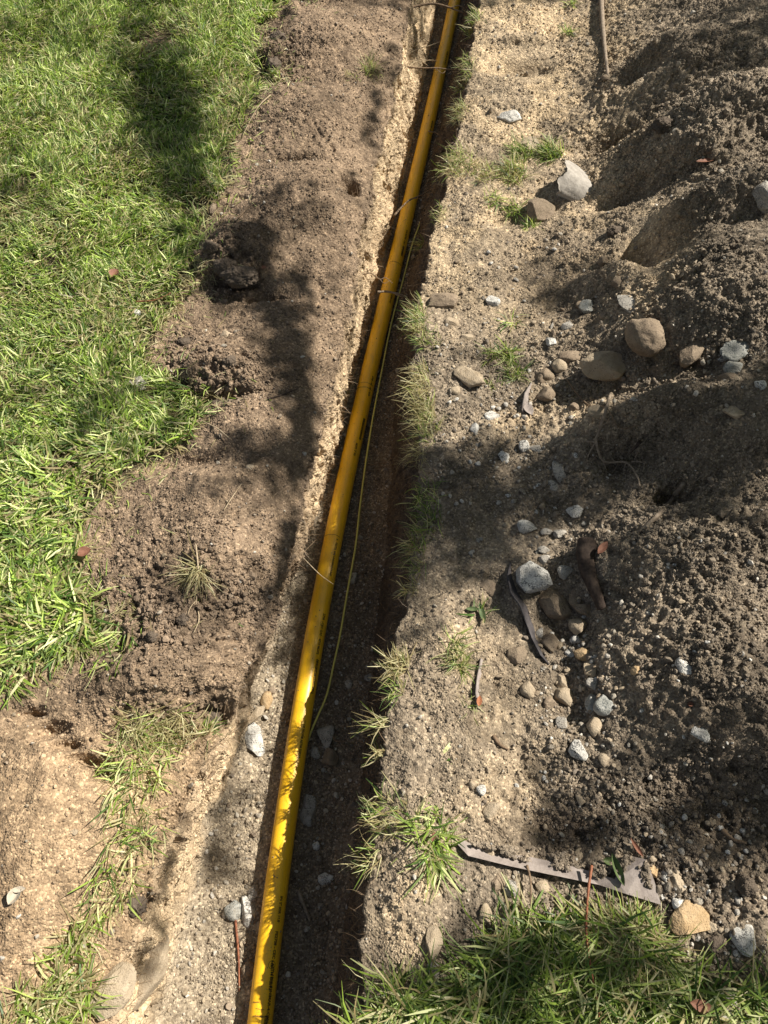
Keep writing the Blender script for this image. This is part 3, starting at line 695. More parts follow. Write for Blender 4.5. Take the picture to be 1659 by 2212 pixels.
S(1172,812,30,26,'brown','dull lump under the dusty triangular stone',0,.8,.5,5)
S(1150,1240,84,76,'white','bright speckled granite block on top of the stone pile',-25,.8,.2,11,round_=.75)
S(1197,1293,76,76,'brown','dark brown boulder leaning under the bright granite block',15,.85,.25,9,round_=.85)
S(1250,1342,46,42,'tan','square brown stone below the end of the dark wood',-5,.85,.3,9,round_=.72)
S(1187,1381,40,44,'brown','grey brown stone on the edge of the dark sheet',20,.8,.3,7)
S(1262,1403,42,30,'rust','ochre stone below the square brown one',-5,.8,.3,6,round_=.86)
S(1167,1360,20,26,'grey','small grey pebble touching the dark sheet',-20,.7,.3,6)
S(1118,1404,46,40,'brown','five sided brown stone alone left of the dark sheet',10,.6,.35,9,round_=.78)
S(1062,1262,54,42,'brown','flat brown stone half buried in tan soil left of the pile',-8,.4,.4,9,round_=.78)
S(1222,1228,40,36,'grey','striped grey wedge leaning on the dark wood',-20,.7,.3,10,round_=.7)
S(1245,1280,34,60,'brown','dark slab between the boulder and the dark wood',10,.6,.4,8)
S(1262,1310,44,36,'brown','dark stone hidden in shade below the wood',10,.7,.5,8)
S(1136,1132,50,30,'white','pale oval stone alone in the shaded soil',-12,.75,.3,6,round_=.85)
S(1180,1146,30,20,'grey','small grey stone right of the pale oval stone',0,.7,.3,6)
S(1210,1146,34,22,'grey','streaked grey stone at the end of the shaded row',20,.6,.3,7)
S(1243,1098,42,30,'white','white speckled stone in the shade under the root tangle',0,.7,.3,7)
S(1175,1182,30,20,'grey','dull stone above the bright granite block',0,.6,.4,7)
S(1178,1205,34,22,'grey','layered grey stone behind the granite block',10,.6,.4,8)
S(1132,958,24,28,'white','small white egg stone in dark gravel',0,.9,.3,5,round_=.88)
S(1090,978,26,34,'white','black and white chip left of the white egg stone',20,.7,.3,9,round_=.74)
S(1210,998,34,56,'grey','upright grey slab under the root',12,.6,.45,9,round_=.75)
S(1160,963,40,22,'grey','thin grey plate among the gravel',-15,.5,.4,8)
S(1195,1040,30,30,'grey','half buried grey flake below the upright slab',30,.5,.5,8)
S(1062,893,36,24,'white','pale jagged stone on the dark gravel slope',15,.6,.35,9)
S(1025,920,22,24,'white','small pale chip right of the rim tuft',0,.7,.35,8)
S(1485,1432,44,58,'white','white stone with black veins on the sunlit heap',18,.75,.3,9,round_=.74)
S(1508,1568,40,50,'white','white wedge stone lower on the heap',25,.7,.35,9,round_=.74)
S(1376,1446,28,26,'rust','small ochre stone at the foot of the heap',0,.85,.3,5)
S(1308,1505,52,48,'blue','greenish grey speckled stone, rightmost of the row of four',10,.75,.3,8)
S(1279,1507,30,46,'blue','bluish speckled stone standing beside the greenish one',-10,.8,.3,8)
S(1217,1497,46,42,'tan','round tan stone in the row left of the bluish stone',-20,.8,.3,6,round_=.86)
S(1216,1465,32,34,'tan','pale tan chip touching the round tan stone',15,.7,.3,9)
S(1277,1440,32,40,'tan','pointed pale stone above the bluish stone',10,.75,.3,9,round_=.72)
S(1280,1472,30,26,'grey','dark flecked stone between the pointed and bluish stones',0,.7,.35,7)
S(1142,1482,38,36,'tan','round pinkish tan stone alone left of the row',0,.7,.35,6,round_=.88)
S(1189,1514,30,28,'brown','brown wedge beside the round tan stone',-30,.6,.4,8)
S(1283,1560,44,44,'tan','round tan stone under the greenish one',0,.8,.3,6,round_=.86)
S(1213,1556,28,30,'grey','grey splinter left of the lower round stone',20,.6,.35,8)
S(1248,1610,40,46,'white','tilted white speckled stone alone on the path of gravel',25,.75,.3,8,round_=.76)
S(1307,1634,26,28,'tan','tan pebble right of the tilted white stone',0,.8,.35,6)
S(1270,1633,28,22,'brown','flat dull stone between tilted white stone and tan pebble',0,.6,.4,7)
S(1240,1377,22,20,'white','rounded white pebble above the pale disc',0,.8,.3,6)
S(1233,1408,26,18,'white','pale disc shaped pebble in the gravel run',0,.6,.3,6)
S(1209,1390,18,18,'tan','tiny tan pebble by the gravel run',0,.8,.3,6)
S(1062,1735,38,50,'tan','upright tan stone on the smooth bank',-15,.7,.35,8)
S(1041,1700,26,24,'white','speckled pebble above the upright tan stone',0,.85,.3,6)
S(1022,1690,20,20,'tan','tan pebble left of the speckled pebble',0,.8,.35,6)
S(1253,1718,26,26,'tan','square tan chip flat on the dirt',10,.5,.35,10,round_=.72)
S(1256,1840,0.1+30,26,'tan','round flat pebble sunk above the sheet',0,.4,.5,6)
S(1058,1838,28,30,'tan','buried tan pebble left of the sheet edge',0,.5,.5,7)
S(1073,1898,36,38,'brown','dark square cobble under the sheet edge',5,.7,.4,8)
S(1103,1908,34,36,'grey','faceted grey stone beside the dark square cobble',-20,.75,.35,10)
S(1172,1908,34,26,'tan','tan stone in the grass under the sheet edge',0,.6,.4,7)
S(1487,1970,88,72,'rust','large flat ochre stone at the corner of the grass',-5,.55,.3,9,round_=.82)
S(1610,2010,64,64,'white','big pale stone at the right edge above the grass',15,.75,.35,9)
S(1562,2155,68,62,'grey','round grey stone sunk in the bottom right grass',5,.7,.35,8)
S(1537,1995,34,24,'tan','tan stone right of the large flat ochre stone',0,.7,.4,7)
S(1464,1945,26,28,'white','white pebble above the large flat ochre stone',0,.85,.3,6)
S(1407,1875,32,28,'rust','pale yellow chip at the upper corner of the sheet',-15,.7,.3,10)
S(1437,1885,22,28,'white','white oval pebble beside the yellow chip',15,.8,.3,5)
S(1460,1897,42,46,'tan','angular tan stone right of the white oval pebble',0,.75,.35,10,round_=.74)
S(1325,1850+20,30,24,'tan','cream chip lying on the sheet',-15,.5,.2,10)
S(935,2025,44,72,'tan','long upright tan stone in the grass below the right bank',-3,.75,.35,9,round_=.78)
S(937,2090,32,52,'grey','darker stone under the long upright tan stone',5,.7,.4,8)
S(1222,1995,46,42,'grey','grey cobble buried in the lower grass',0,.6,.4,8)
S(1050,1965,36,40,'tan','tan cobble at the left edge of the lower grass',0,.6,.45,8)
S(1102,245,58,34,'white','pale half buried stone beside the right rim',15,.5,.35,8)
S(1146,305,48,44,'tan','dusty tan stone half buried above the dark tuft',0,.6,.4,8)
S(1163,440,72,56,'brown','brown stone leaning below the shard',8,.8,.35,8,round_=.8)
S(1180,405,24,16,'tan','little tan chip between shard and brown stone',20,.6,.35,8)
S(1650,400,66,88,'grey','big grey boulder cut off by the right edge',0,.8,.35,7)
S(1063,645,36,28,'white','bright cream stone on the sandy ground',-10,.7,.35,9)
S(1268,655,36,40,'blue','chalky white stone at the foot of the upper heap',-20,.7,.35,9)
S(1252,658,20,20,'brown','little round brown pebble in front of the chalky stone',0,.9,.3,4)
S(1300,568,22,22,'brown','round brown pebble on the sandy slope',0,.9,.35,4)
S(1335,600,30,30,'brown','dull brown stone above the boulders',0,.8,.4,7)
S(1225,700,26,24,'grey','grey chip left of the rounded boulder',0,.7,.35,8)
S(1230,675,22,20,'brown','brown pebble above the grey chip',0,.8,.35,6)
S(1305,660+14,20,20,'brown','brown pebble right of the chalky stone',0,.8,.35,6)
S(1366,640,52,70,'grey','flat grey slab leaning on the heap above the boulder',30,.4,.4,9)
S(1190,745-12,24,30,'white','white upright chip above the flat dark cobble',10,.7,.3,9)
S(1585,786,48,36,'blue','bluish white stone in the chalky patch at right',30,.7,.35,9)
S(1572,760,36,26,'white','white stone above the bluish white stone',10,.7,.35,8)
S(1572,815,50,36,'brown','brown stone under the bluish white stone',0,.7,.4,7)
S(1640,825,30,28,'white','round white stone at the right edge beside the heap',0,.8,.35,6)
S(1600,730,110,60,'blue','crumbly chalk lump in the shaded heap at right',15,.35,.4,10,rough_=.12)
S(1590,878,54,36,'tan','dusty lump below the chalky patch',0,.5,.5,8)
S(1300,880,60,34,'tan','tan block below the big oval cobble',-10,.5,.4,10)
S(1180,845,44,40,'brown','soil crusted stone above the broken gravel',0,.8,.4,5)
S(1240,875,30,26,'brown','rounded clod left of the tan block',0,.8,.4,5)
S(960,640,70,44,'brown','soil covered stone on the right rim',0,.6,.45,7)
S(975,690,34,28,'tan','tan pebble above the green tuft at the rim',0,.7,.45,6)
S(1008,722,30,26,'tan','round tan pebble between the rim and the angular stone',0,.7,.4,6)
S(985,838,26,22,'tan','pebble touching the lower end of the angular stone',0,.7,.35,6)
S(705,1578,40,54,'grey','upright grey stone on the trench floor by the wire end',10,.8,.3,8,z=None)
S(711,1630,42,42,'brown','brown faceted stone under the upright grey stone',0,.8,.3,8)
S(680,1622,26,26,'grey','small pale stone between pipe and the brown faceted one',0,.8,.3,6)
S(667,1732,44,66,'grey','long grey stone pressed against the right side of the pipe',8,.6,.35,7)
S(705,1890,38,28,'white','pitted white stone in the lower trench',0,.7,.35,7)
S(762,1243,26,28,'grey','grey pebble right behind the wire',0,.8,.35,6)
S(797,1459,24,18,'grey','pale pebble on the floor at the right wall',0,.6,.35,7)
S(753,1474,18,20,'grey','pale pebble between the wire and the right wall',0,.7,.35,7)
S(683,1822,18,18,'white','small whitish pebble right of the pipe in the dark',0,.7,.35,7)
S(577,1505,28,38,'rust','smooth ochre egg stone on the left trench floor',-5,.85,.3,3,round_=.95)
S(553,1575,46,78,'white','long pale slab set in the foot of the left bank',15,.6,.4,8)
S(553,1530,24,50,'tan','thin tan slab above the long pale one',-30,.5,.4,8)
S(533,1954,36,60,'white','white stone at the shadow edge left of the pipe',12,.8,.3,9,round_=.75)
S(505,1952,40,44,'blue','blue grey stone leaning on the white one',-10,.7,.35,8)
S(548,1920,24,36,'grey','grey stone above the white one beside the pipe',-15,.7,.35,8)
S(562,1997,22,26,'tan','brown pebble below the white stone beside the pipe',0,.7,.35,6)
S(540,2085,40,38,'brown','dark stone left of the pipe near the bottom',20,.7,.35,8)
S(325,2060,70,150,'tan','long tan ledge of rock in the lower left bank',-32,.6,.32,9,round_=.8)
S(242,2110,88,112,'tan','broad tan rock below the long ledge',-40,.5,.28,7,round_=.88)
S(490,720,28,20,'tan','pale chip standing on the left bank mound',0,.7,.3,9)
S(1142,0+445,10+10,14,'tan','tiny tan pebble below the brown stone',0,.7,.3,6)
S(300,1240-562,20,16,'white','white pebble resting on the lawn',0,.7,-.4,7)
S(540,1010-5,20,16,'tan','small pebble on the lower left bank crest',0,.7,.4,6)
S(185,1000,36,30,'tan','dusty lump in the bare patch of the lawn',0,.6,.4,6)
S(300,822,46,34,'grey','grey crusted clod at the hole in the lawn edge',0,.7,.3,6,rough_=.15,cat='clod',name='soil_clod')
S(160,2305-510,0.1+20,16,'tan','small pebble on the bare lower left soil',0,.7,.4,6)
# countable pebbles that nothing tells apart
def pebbles(n, poly, lab, group, sz=(8, 17), mats=('tan','grey','white','brown','tan','grey'), seed=3):
    r = np.random.default_rng(seed); poly = np.array(poly); lo, hi = poly.min(0), poly.max(0); k = 0
    protos = {}
    while k < n:
        x_, y_ = r.uniform(lo, hi)
        if not inpoly(np.array([x_]), np.array([y_]), poly)[0]: continue
        q = at(x_, y_); s = r.uniform(*sz)*r.uniform(.8, 1.)/pxm(x_, y_, q[2])/2
        mt = mats[k % len(mats)]
        key = (mt, k % 12)
        if key not in protos:
            V = rock(500+k+seed*31, I3, 7, .06, .8); me_o = mk('pebble', V*np.array([1, .85, .62]), I3[1], MS[mt]); protos[key] = me_o; o = me_o
        else:
            o = protos[key].copy(); COL.objects.link(o)
        o.location = (q[0], q[1], q[2]+s*.25); o.rotation_euler = (r.uniform(-.4, .4), r.uniform(-.4, .4), r.uniform(0, 6.28)); o.scale = (s, s*r.uniform(.8, 1.1), s*r.uniform(.8, 1.1))
        tag(o, lab, 'pebble', group); k += 1
pebbles(60, [(1180,1320),(1320,1340),(1340,1460),(1330,1640),(1190,1620),(1150,1480)], 'little pebble in the run of gravel below the stone pile', 'pebbles below the stone pile', seed=3)
pebbles(75, [(1380,1790),(1659,1700),(1659,2090),(1530,2060),(1430,1950),(1400,1860)], 'little pebble in the gravel above the bottom right grass', 'pebbles above the bottom right grass', (8, 20), seed=4)
pebbles(60, [(960,860),(1250,850),(1300,1060),(1230,1200),(1000,1200),(950,1000)], 'little pebble in the shaded gravel right of the trench', 'pebbles in the shaded gravel', (7, 16), ('grey','white','grey','brown'), seed=5)
pebbles(40, [(930,560),(1200,520),(1250,720),(1200,820),(960,850)], 'little pebble on the sandy ground above the angular stone', 'pebbles on the sandy ground', (7, 15), seed=6)
pebbles(35, [(1350,1150),(1640,1150),(1640,1650),(1380,1650)], 'little pebble caught in the slope of the heap', 'pebbles in the heap', (7, 15), ('white','tan','grey'), seed=7)
pebbles(40, [(700,1250),(800,1350),(780,1700),(740,2000),(640,2150),(640,1950),(690,1500)], 'little pebble on the dark trench floor', 'pebbles on the trench floor', (6, 14), ('grey','brown','tan'), seed=8)
pebbles(40, [(1000,1600),(1200,1580),(1380,1680),(1300,1830),(1050,1840),(960,1750)], 'little pebble on the tan bank above the sheet', 'pebbles above the sheet', (7, 14), ('tan','brown','tan','white'), seed=9)
# ------------------------------------------------------------------ tubes
def tube_geo(pts, rad, seg=10, knot=0., seed=0, ends=True):
    pts = np.array(pts, float); n0 = len(pts)
    # resample with Catmull-Rom
    t = np.linspace(0, n0-1, (n0-1)*8+1); i = np.clip(np.floor(t).astype(int), 0, n0-2); f = (t-i)[:, None]
    pp = np.vstack([2*pts[0]-pts[1], pts, 2*pts[-1]-pts[-2]]); p0, p1, p2, p3 = pp[i], pp[i+1], pp[i+2], pp[i+3]
    c = .5*((2*p1)+(-p0+p2)*f+(2*p0-5*p1+4*p2-p3)*f*f+(-p0+3*p1-3*p2+p3)*f**3)
    r = np.interp(t, np.arange(n0), np.broadcast_to(rad, n0) if np.ndim(rad) else np.full(n0, rad))
    T = np.gradient(c, axis=0); T /= np.maximum(np.linalg.norm(T, axis=1, keepdims=True), 1e-9)
    up = np.array([0, 0, 1.]) if abs(T[0][2]) < .9 else np.array([1., 0, 0])
    A = np.zeros_like(c); B = np.zeros_like(c); a = np.cross(T[0], up); a /= np.linalg.norm(a)
    for k in range(len(c)):
        a = a-T[k]*(a@T[k]); a /= np.linalg.norm(a); A[k] = a; B[k] = np.cross(T[k], a)
    th = np.linspace(0, 2*np.pi, seg, endpoint=False)
    rr = np.repeat(r[:, None], seg, 1)
    if knot: rr = rr*(1+knot*perlin(c[:, 0][:, None]*60+np.cos(th)[None]*.8+seed, c[:, 1][:, None]*60+np.sin(th)[None]*.8, c[:, 2][:, None]*60))
    V = c[:, None, :]+A[:, None, :]*(np.cos(th)[None, :, None]*rr[..., None])+B[:, None, :]*(np.sin(th)[None, :, None]*rr[..., None])
    m = len(c); V = V.reshape(-1, 3)
    i = np.arange(m-1)[:, None]*seg; j = np.arange(seg)[None]; j2 = (j+1) % seg
    F = np.stack([i+j, i+j2, i+seg+j2, i+seg+j], -1).reshape(-1, 4)
    if ends:
        V = np.vstack([V, c[:1]-T[:1]*r[0]*.3, c[-1:]+T[-1:]*r[-1]*.3]); a0, a1 = m*seg, m*seg+1
        jj = np.arange(seg); k2 = (jj+1) % seg
        F = np.vstack([F, np.stack([np.full(seg, a0), k2, jj, jj], -1)[:, [0, 1, 2, 2]], np.stack([np.full(seg, a1), (m-1)*seg+jj, (m-1)*seg+k2, (m-1)*seg+k2], -1)])
    return V, F, c
def fixtri(F):
    return F
def mkmix(name, V, F, mat, parent=None, loc=None):
    """quads, where a repeated last index means a triangle"""
    me = bpy.data.meshes.new(name); V = np.asarray(V)-(np.asarray(loc) if loc is not None else 0)
    faces = [tuple(int(q) for q in (f[:3] if f[2] == f[3] else f)) for f in F]
    me.from_pydata([tuple(v) for v in V], [], faces); me.materials.append(mat)
    me.polygons.foreach_set('use_smooth', np.ones(len(faces), bool)); me.update()
    o = bpy.data.objects.new(name, me); COL.objects.link(o)
    if loc is not None: o.location = tuple(float(q) for q in loc)
    if parent:
        o.parent = parent
        o.matrix_parent_inverse = Matrix.Translation(-Vector(parent.location))
    return o
def joined(parts):
    Vs, Fs, k = [], [], 0
    for V, F in parts: Vs.append(V); Fs.append(F+k); k += len(V)
    return np.vstack(Vs), np.vstack(Fs)
def ppath(pts, z=None, lift=0.):
    """picture points -> world; z a height or per point list, None = on the ground"""
    o = []
    for k, (a, b) in enumerate(pts):
        if z is None: q = at(a, b); q[2] += lift
        else:
            zz = z[k] if np.ndim(z) else z; x_, y_ = pw(a, b, zz); q = np.array([float(x_), float(y_), zz])
        o.append(q)
    return np.array(o)
# ------------------------------------------------------------------ the gas pipe
PR = .0302
cen = [(547,2330),(561,2212),(572,2143),(591,1970),(616,1755),(653,1538),(690,1330),(722,1150),(750,1020),(790,830),(828,680),(870,501),(915,310),(943,190),(966.5,69),(984,0),(1016,-140)]
pz = -.36+PR+.006
PP = ppath(cen, pz)
# smooth the axis
ysm = np.linspace(PP[:, 1].min(), PP[:, 1].max(), 60); cf = np.polyfit(PP[:, 1], PP[:, 0], 5)
AX = np.stack([np.polyval(cf, ysm), ysm, np.full(60, pz)], -1)
d0 = (AX[0]-AX[1]); d1 = AX[-1]-AX[-2]
AX = np.vstack([[AX[0]+d0/np.linalg.norm(d0)*2.2], [AX[0]+d0/np.linalg.norm(d0)*.8], AX, [AX[-1]+d1/np.linalg.norm(d1)*1.5], [AX[-1]+d1/np.linalg.norm(d1)*5]])
def pipe_mat():
    m, n, b = nmat('yellow_pipe_plastic'); P_ = wpos(n)
    n1 = N(n, 'ShaderNodeTexNoise', Scale=14., Detail=8., Roughness=.7); n.links.new(P_, n1.inputs['Vector'])
    c = ramp(n, n1.outputs[0], [(.3, (.84,.455,.010)), (.62, (.93,.53,.014))])
    # thin film of dirt and scuffs
    mp = N(n, 'ShaderNodeMapping'); mp.inputs['Scale'].default_value = (60, 9, 60); n.links.new(P_, mp.inputs[0])
    n2 = N(n, 'ShaderNodeTexNoise', Scale=1.5, Detail=9., Roughness=.8); n.links.new(mp.outputs[0], n2.inputs['Vector'])
    f = ramp(n, n2.outputs[0], [(.50, (0,0,0)), (.68, (.62,.62,.62))])
    c = mixc(n, 'MIX', f, c, (.52,.32,.06))
    n3 = N(n, 'ShaderNodeTexNoise', Scale=420., Detail=2.); n.links.new(P_, n3.inputs['Vector'])
    f3 = ramp(n, n3.outputs[0], [(.66, (0,0,0)), (.72, (.8,.8,.8))]); c = mixc(n, 'MIX', f3, c, (.20,.11,.02))
    n.links.new(c, b.inputs['Base Color'])
    b.inputs['Roughness'].default_value = .34; b.inputs['Specular IOR Level'].default_value = .5
    r = ramp(n, n1.outputs[0], [(.3, (.36,)*3), (.7, (.52,)*3)]); n.links.new(r, b.inputs['Roughness'])
    b.inputs['Coat Weight'].default_value = .12; b.inputs['Coat Roughness'].default_value = .3; b.inputs['Subsurface Weight'].default_value = .05; b.inputs['Subsurface Radius'].default_value = (.01, .006, .002)
    bp = N(n, 'ShaderNodeBump', Strength=.12, Distance=.001); n.links.new(n1.outputs[0], bp.inputs['Height']); n.links.new(bp.outputs[0], b.inputs['Normal'])
    return m
M_pipe = pipe_mat()
m_ink, n_, b_i = nmat('black_print'); b_i.inputs['Base Color'].default_value = (.045,.03,.01,1); b_i.inputs['Roughness'].default_value = .5
m_ink2, n_, b_i = nmat('dirt_smear'); b_i.inputs['Base Color'].default_value = (.30,.15,.02,1); b_i.inputs['Roughness'].default_value = .6
V, F, cl = tube_geo(AX, PR, 64)
pipe_o = empty('gas_pipe', tuple(AX[30]))
tag(pipe_o, 'long yellow plastic gas pipe lying along the trench floor', 'pipe')
mkmix('pipe_wall', V, F, M_pipe, pipe_o)
cs_ = np.concatenate([[0], np.cumsum(np.linalg.norm(np.diff(cl, axis=0), axis=1))])
def s_at(py_):
    """arc length of the pipe axis at picture row"""
    q = to_px(cl[:, 0], cl[:, 1], cl[:, 2])[1]; o = np.argsort(q); return float(np.interp(py_, q[o], cs_[o]))
def on_pipe(s, ang, lift=.0006):
    p = np.array([np.interp(s, cs_, cl[:, k]) for k in range(3)]).T
    e = .01; q = np.array([np.interp(np.asarray(s)+e, cs_, cl[:, k]) for k in range(3)]).T
    T = q-p; T /= np.linalg.norm(T, axis=-1, keepdims=True)
    Rr = np.stack([T[..., 1], -T[..., 0], 0*T[..., 0]], -1)   # to the right
    a = np.asarray(ang)[..., None]
    return p+(Rr*np.sin(a)+np.array([0, 0, 1.])*np.cos(a))*(PR+lift)
def ink_quad(s0, s1, a0, a1, name='printed_mark', mat=None, ns=6):
    """a patch printed on the pipe between two arc lengths and two angles (degrees right of the top)"""
    ss = np.linspace(s0, s1, ns); aa = np.radians(np.linspace(a0, a1, 4))
    Sg, Ag = np.meshgrid(ss, aa, indexing='ij'); V = on_pipe(Sg.ravel(), Ag.ravel())
    return V, grid_faces(0, ns, 0, 3, 4)
def text_geo(txt, size):
    cu = bpy.data.curves.new('t', 'FONT'); cu.body = txt; cu.size = size; cu.resolution_u = 2; cu.offset = size*.035
    o = bpy.data.objects.new('t', cu); COL.objects.link(o)
    dg = bpy.context.evaluated_depsgraph_get(); dg.update(); me = bpy.data.meshes.new_from_object(o.evaluated_get(dg))
    bm = bmesh.new(); bm.from_mesh(me); bmesh.ops.triangulate(bm, faces=bm.faces)
    V = np.array([v.co[:] for v in bm.verts]); F = np.array([[v.index for v in f.verts] for f in bm.faces]); bm.free()
    COL.objects.unlink(o); bpy.data.objects.remove(o); bpy.data.curves.remove(cu); bpy.data.meshes.remove(me)
    return V, F
def pipe_text(txt, row, ang, size, name='printed_text'):
    """text reading towards the camera (downwards in the picture), letters' tops to the right"""
    size *= 1.2; V, F = text_geo(txt, size)
    s0 = s_at(row)
    sgn = np.sign(s_at(row+30)-s0)
    s = s0+sgn*V[:, 0]; a = math.radians(ang)+V[:, 1]/PR
    W_ = on_pipe(s, a, .0007)
    return mk(name, W_, F, m_ink, pipe_o, smooth=False)
for row, txt, ang, size in ((2090,'** 1006 (UNIMAR-4-C206)',34,.0085),(2010,'PE2708 - CEC - ASTM D2513',30,.0085),(1935,'IPS 2" SDR 11.0',33,.0075),(1560,'** CE PE2708 ASTM D2513',24,.0075),
                            (1330,'2708 - CEC GAS - 4710 MDPE',34,.0085),(1170,'X   PE2708 GAS UNDERGROUND',28,.0075),(965,'MDPE  2" IPS',26,.008),(820,'2708 - 4G - E6 - 7018',36,.0085),(640,'PE 2708 GAS',36,.0085),(505,'GAS PE2708 - CEC - MDPE 4710',36,.009),(270,'MDPE 2708 - GAS - PE',36,.009),(120,'PE2708 CEC ASTM D2513',36,.009)):
    pipe_text(txt, row, ang, size)
# NSF roundel
def ring_geo(row, ang, r):
    th = np.linspace(0, 2*np.pi, 40, endpoint=False); s0 = s_at(row)
    o_, i_ = [], []
    for rr in (r, r*.9): o_.append(on_pipe(s0+rr*np.cos(th), math.radians(ang)+rr*np.sin(th)/PR, .0007))
    V = np.vstack(o_); k = np.arange(40); k2 = (k+1) % 40
    return V, np.stack([k, k2, 40+k2, 40+k], -1)
V, F = ring_geo(2082, 32, .009); mk('roundel', V, F, m_ink, pipe_o)
V, F = text_geo('NSF', .0085); V = V-np.array([V[:, 0].mean(), V[:, 1].mean(), 0]); s0 = s_at(2082); sg = np.sign(s_at(2110)-s0)
mk('roundel_text', on_pipe(s0+sg*V[:, 0], math.radians(32)+V[:, 1]/PR, .0007), F, m_ink, pipe_o, smooth=False)
V, F = ring_geo(1352, 34, .006); mk('roundel', V, F, m_ink, pipe_o)
# bar codes: runs of short bars
def barcode(r0, r1, a0, a1, seed):
    r = np.random.default_rng(seed); s0, s1 = sorted((s_at(r0), s_at(r1))); parts = []; s = s0
    while s < s1:
        w_ = r.uniform(.0012, .0034); parts.append(ink_quad(s, s+w_, a0, a1, ns=2)); s += w_+r.uniform(.0005, .0016)
    V, F = joined(parts); return mk('bar_code', V, F, m_ink, pipe_o)
barcode(1500, 1428, 40, 58, 1); barcode(955, 910, 40, 58, 2); barcode(2225, 2192, 25, 42, 3); barcode(560, 540, 40, 56, 4)
# smears round the pipe
def band(row, wdt, a0, a1, k):
    s0 = s_at(row); aa = np.linspace(a0, a1, 24); ss0 = s0+perlin(aa*.03+k, 1.1, k)*.004
    ww = wdt*(.6+.8*np.abs(perlin(aa*.09, k, 2.)))
    Va = on_pipe(ss0, np.radians(aa), .0005); Vb = on_pipe(ss0+ww, np.radians(aa), .0005)
    j = np.arange(23); return mk('dirt_mark', np.vstack([Va, Vb]), np.stack([j, j+1, 24+j+1, 24+j], -1), m_ink2, pipe_o)
band(848, .004, -80, 70, 1); band(838, .003, -60, 60, 2); band(1165, .003, -70, 50, 3); band(578, .004, -40, 70, 4); band(2195, .004, -30, 25, 5); band(2165, .004, -38, -5, 6); band(2178, .002, -20, 20, 7); band(1720, .0012, -60, 0, 8)
# ------------------------------------------------------------------ tracer wire
M_wire, n_, b_w = nmat('yellow_wire_jacket'); b_w.inputs['Base Color'].default_value = (.56,.50,.12,1); b_w.inputs['Roughness'].default_value = .5
wp = [(1030,-60),(1016,0),(990,105),(975,190),(955,300),(928,420),(908,480),(890,530),(872,600),(845,700),(825,800),(806,900),(790,1000),(777,1100),(768,1180),(752,1270),(735,1370),(722,1430),(706,1500),(685,1550),(672,1580),(662,1605)]
wz = [-.322+.010*math.sin(k*1.3) for k in range(len(wp))]; wz[-1] = -.352; wz[-2] = -.335
WP = ppath(wp, wz); e = WP[0]-WP[1]; WP = np.vstack([WP[0]+e/np.linalg.norm(e)*2.5, WP])
WP = np.vstack([WP, [WP[-1]+np.array([-.03, -.03, -.006])]])
V, F, _ = tube_geo(WP, .0031, 12); tag(mkmix('tracer_wire', V, F, M_wire, loc=WP[5]), 'thin yellow tracer wire running beside the pipe', 'wire')
# ------------------------------------------------------------------ roots and sticks
def root(name, lab, main, rad, mat, z=None, lift=.006, branches=(), cat='root', knot=.5, seg=8):
    c = ppath(main, z, lift); n_ = len(c)
    if z is not None: rad = rad*1.5
    r = np.linspace(rad, rad*.45, n_)
    parts = [tube_geo(c, r, seg, knot, 1)[:2]]
    for pts, br, bz in branches:
        br = br*1.5 if z is not None else br; parts.append(tube_geo(ppath(pts, bz, lift), np.linspace(br, br*.4, len(pts)), 6, knot, 2)[:2])
    V, F = joined(parts); return tag(mkmix(name, V, F, mat, loc=c[0]), lab, cat)
Z1 = -.14
root('root', 'forked brown root crossing the trench at the top edge', [(878,20),(905,12),(935,8),(965,14),(985,22),(1003,28)], .0042, M_root, [-.10,-.10,-.1,-.11,-.12,-.13], branches=[([(975,17),(990,12),(1003,18)], .002, -.11)])
root('root', 'thin dark root crossing over the pipe above the loose green rim tuft', [(880,145),(910,147),(945,147),(975,150),(1000,149)], .0024, M_root, [-.14]*5, branches=[([(940,147),(955,158),(965,150)], .0013, -.14)])
root('root', 'short root tip over the pipe beside the half buried pale stone', [(925,283),(945,288),(970,294),(1000,302)], .0018, M_root, [-.2]*4, branches=[([(945,288),(952,296)], .001, -.2)])
root('root', 'twisted root reaching out of the left wall to the pipe', [(852,465),(868,447),(885,432),(905,424),(930,410)], .0028, M_root, [-.2]*5, branches=[([(893,428),(912,430)], .0012, -.2), ([(903,424),(908,415)], .001, -.2)])
root('root', 'curling thread root in front of the pipe above the forked twig', [(760,585),(785,592),(800,590),(820,603),(833,600),(848,612)], .0016, M_root, [-.16]*6, branches=[([(820,603),(830,612),(842,606)], .001, -.16)])
root('twig', 'forked grey twig lying across the pipe beside the spiky tuft', [(816,631),(835,630),(858,634),(882,642)], .0034, M_greywood, [-.2]*4, branches=[([(850,633),(865,640),(876,641)], .0016, -.2)], cat='twig')
root('root', 'pale root sticking out of the upper left wall', [(880,118),(905,105),(930,98),(950,90)], .0018, M_rootpale, [-.18]*4)
root('root', 'pale fork root below the pale one on the upper left wall', [(870,160),(895,135),(930,130),(945,132)], .0016, M_rootpale, [-.2]*4, branches=[([(910,132),(925,142)], .001, -.2)])
root('root', 'curly root loop on the left wall beside the mound', [(1490*.5,745),(738,765),(735,778),(742,795)], .0018, M_root, None)
root('root', 'thin root lying on the floor behind the wire', [(800,1005),(830,1000),(860,1003),(890,990)], .0016, M_root, [-.33]*4, 0)
root('root', 'thin root end touching the left side of the pipe', [(720,1590),(725,1600),(740,1602),(762,1600)], .0012, M_root, [-.33]*4)
root('root', 'small root hanging from the left wall onto the bright floor', [(640,1218),(665,1235),(690,1250)], .0018, M_root, None)
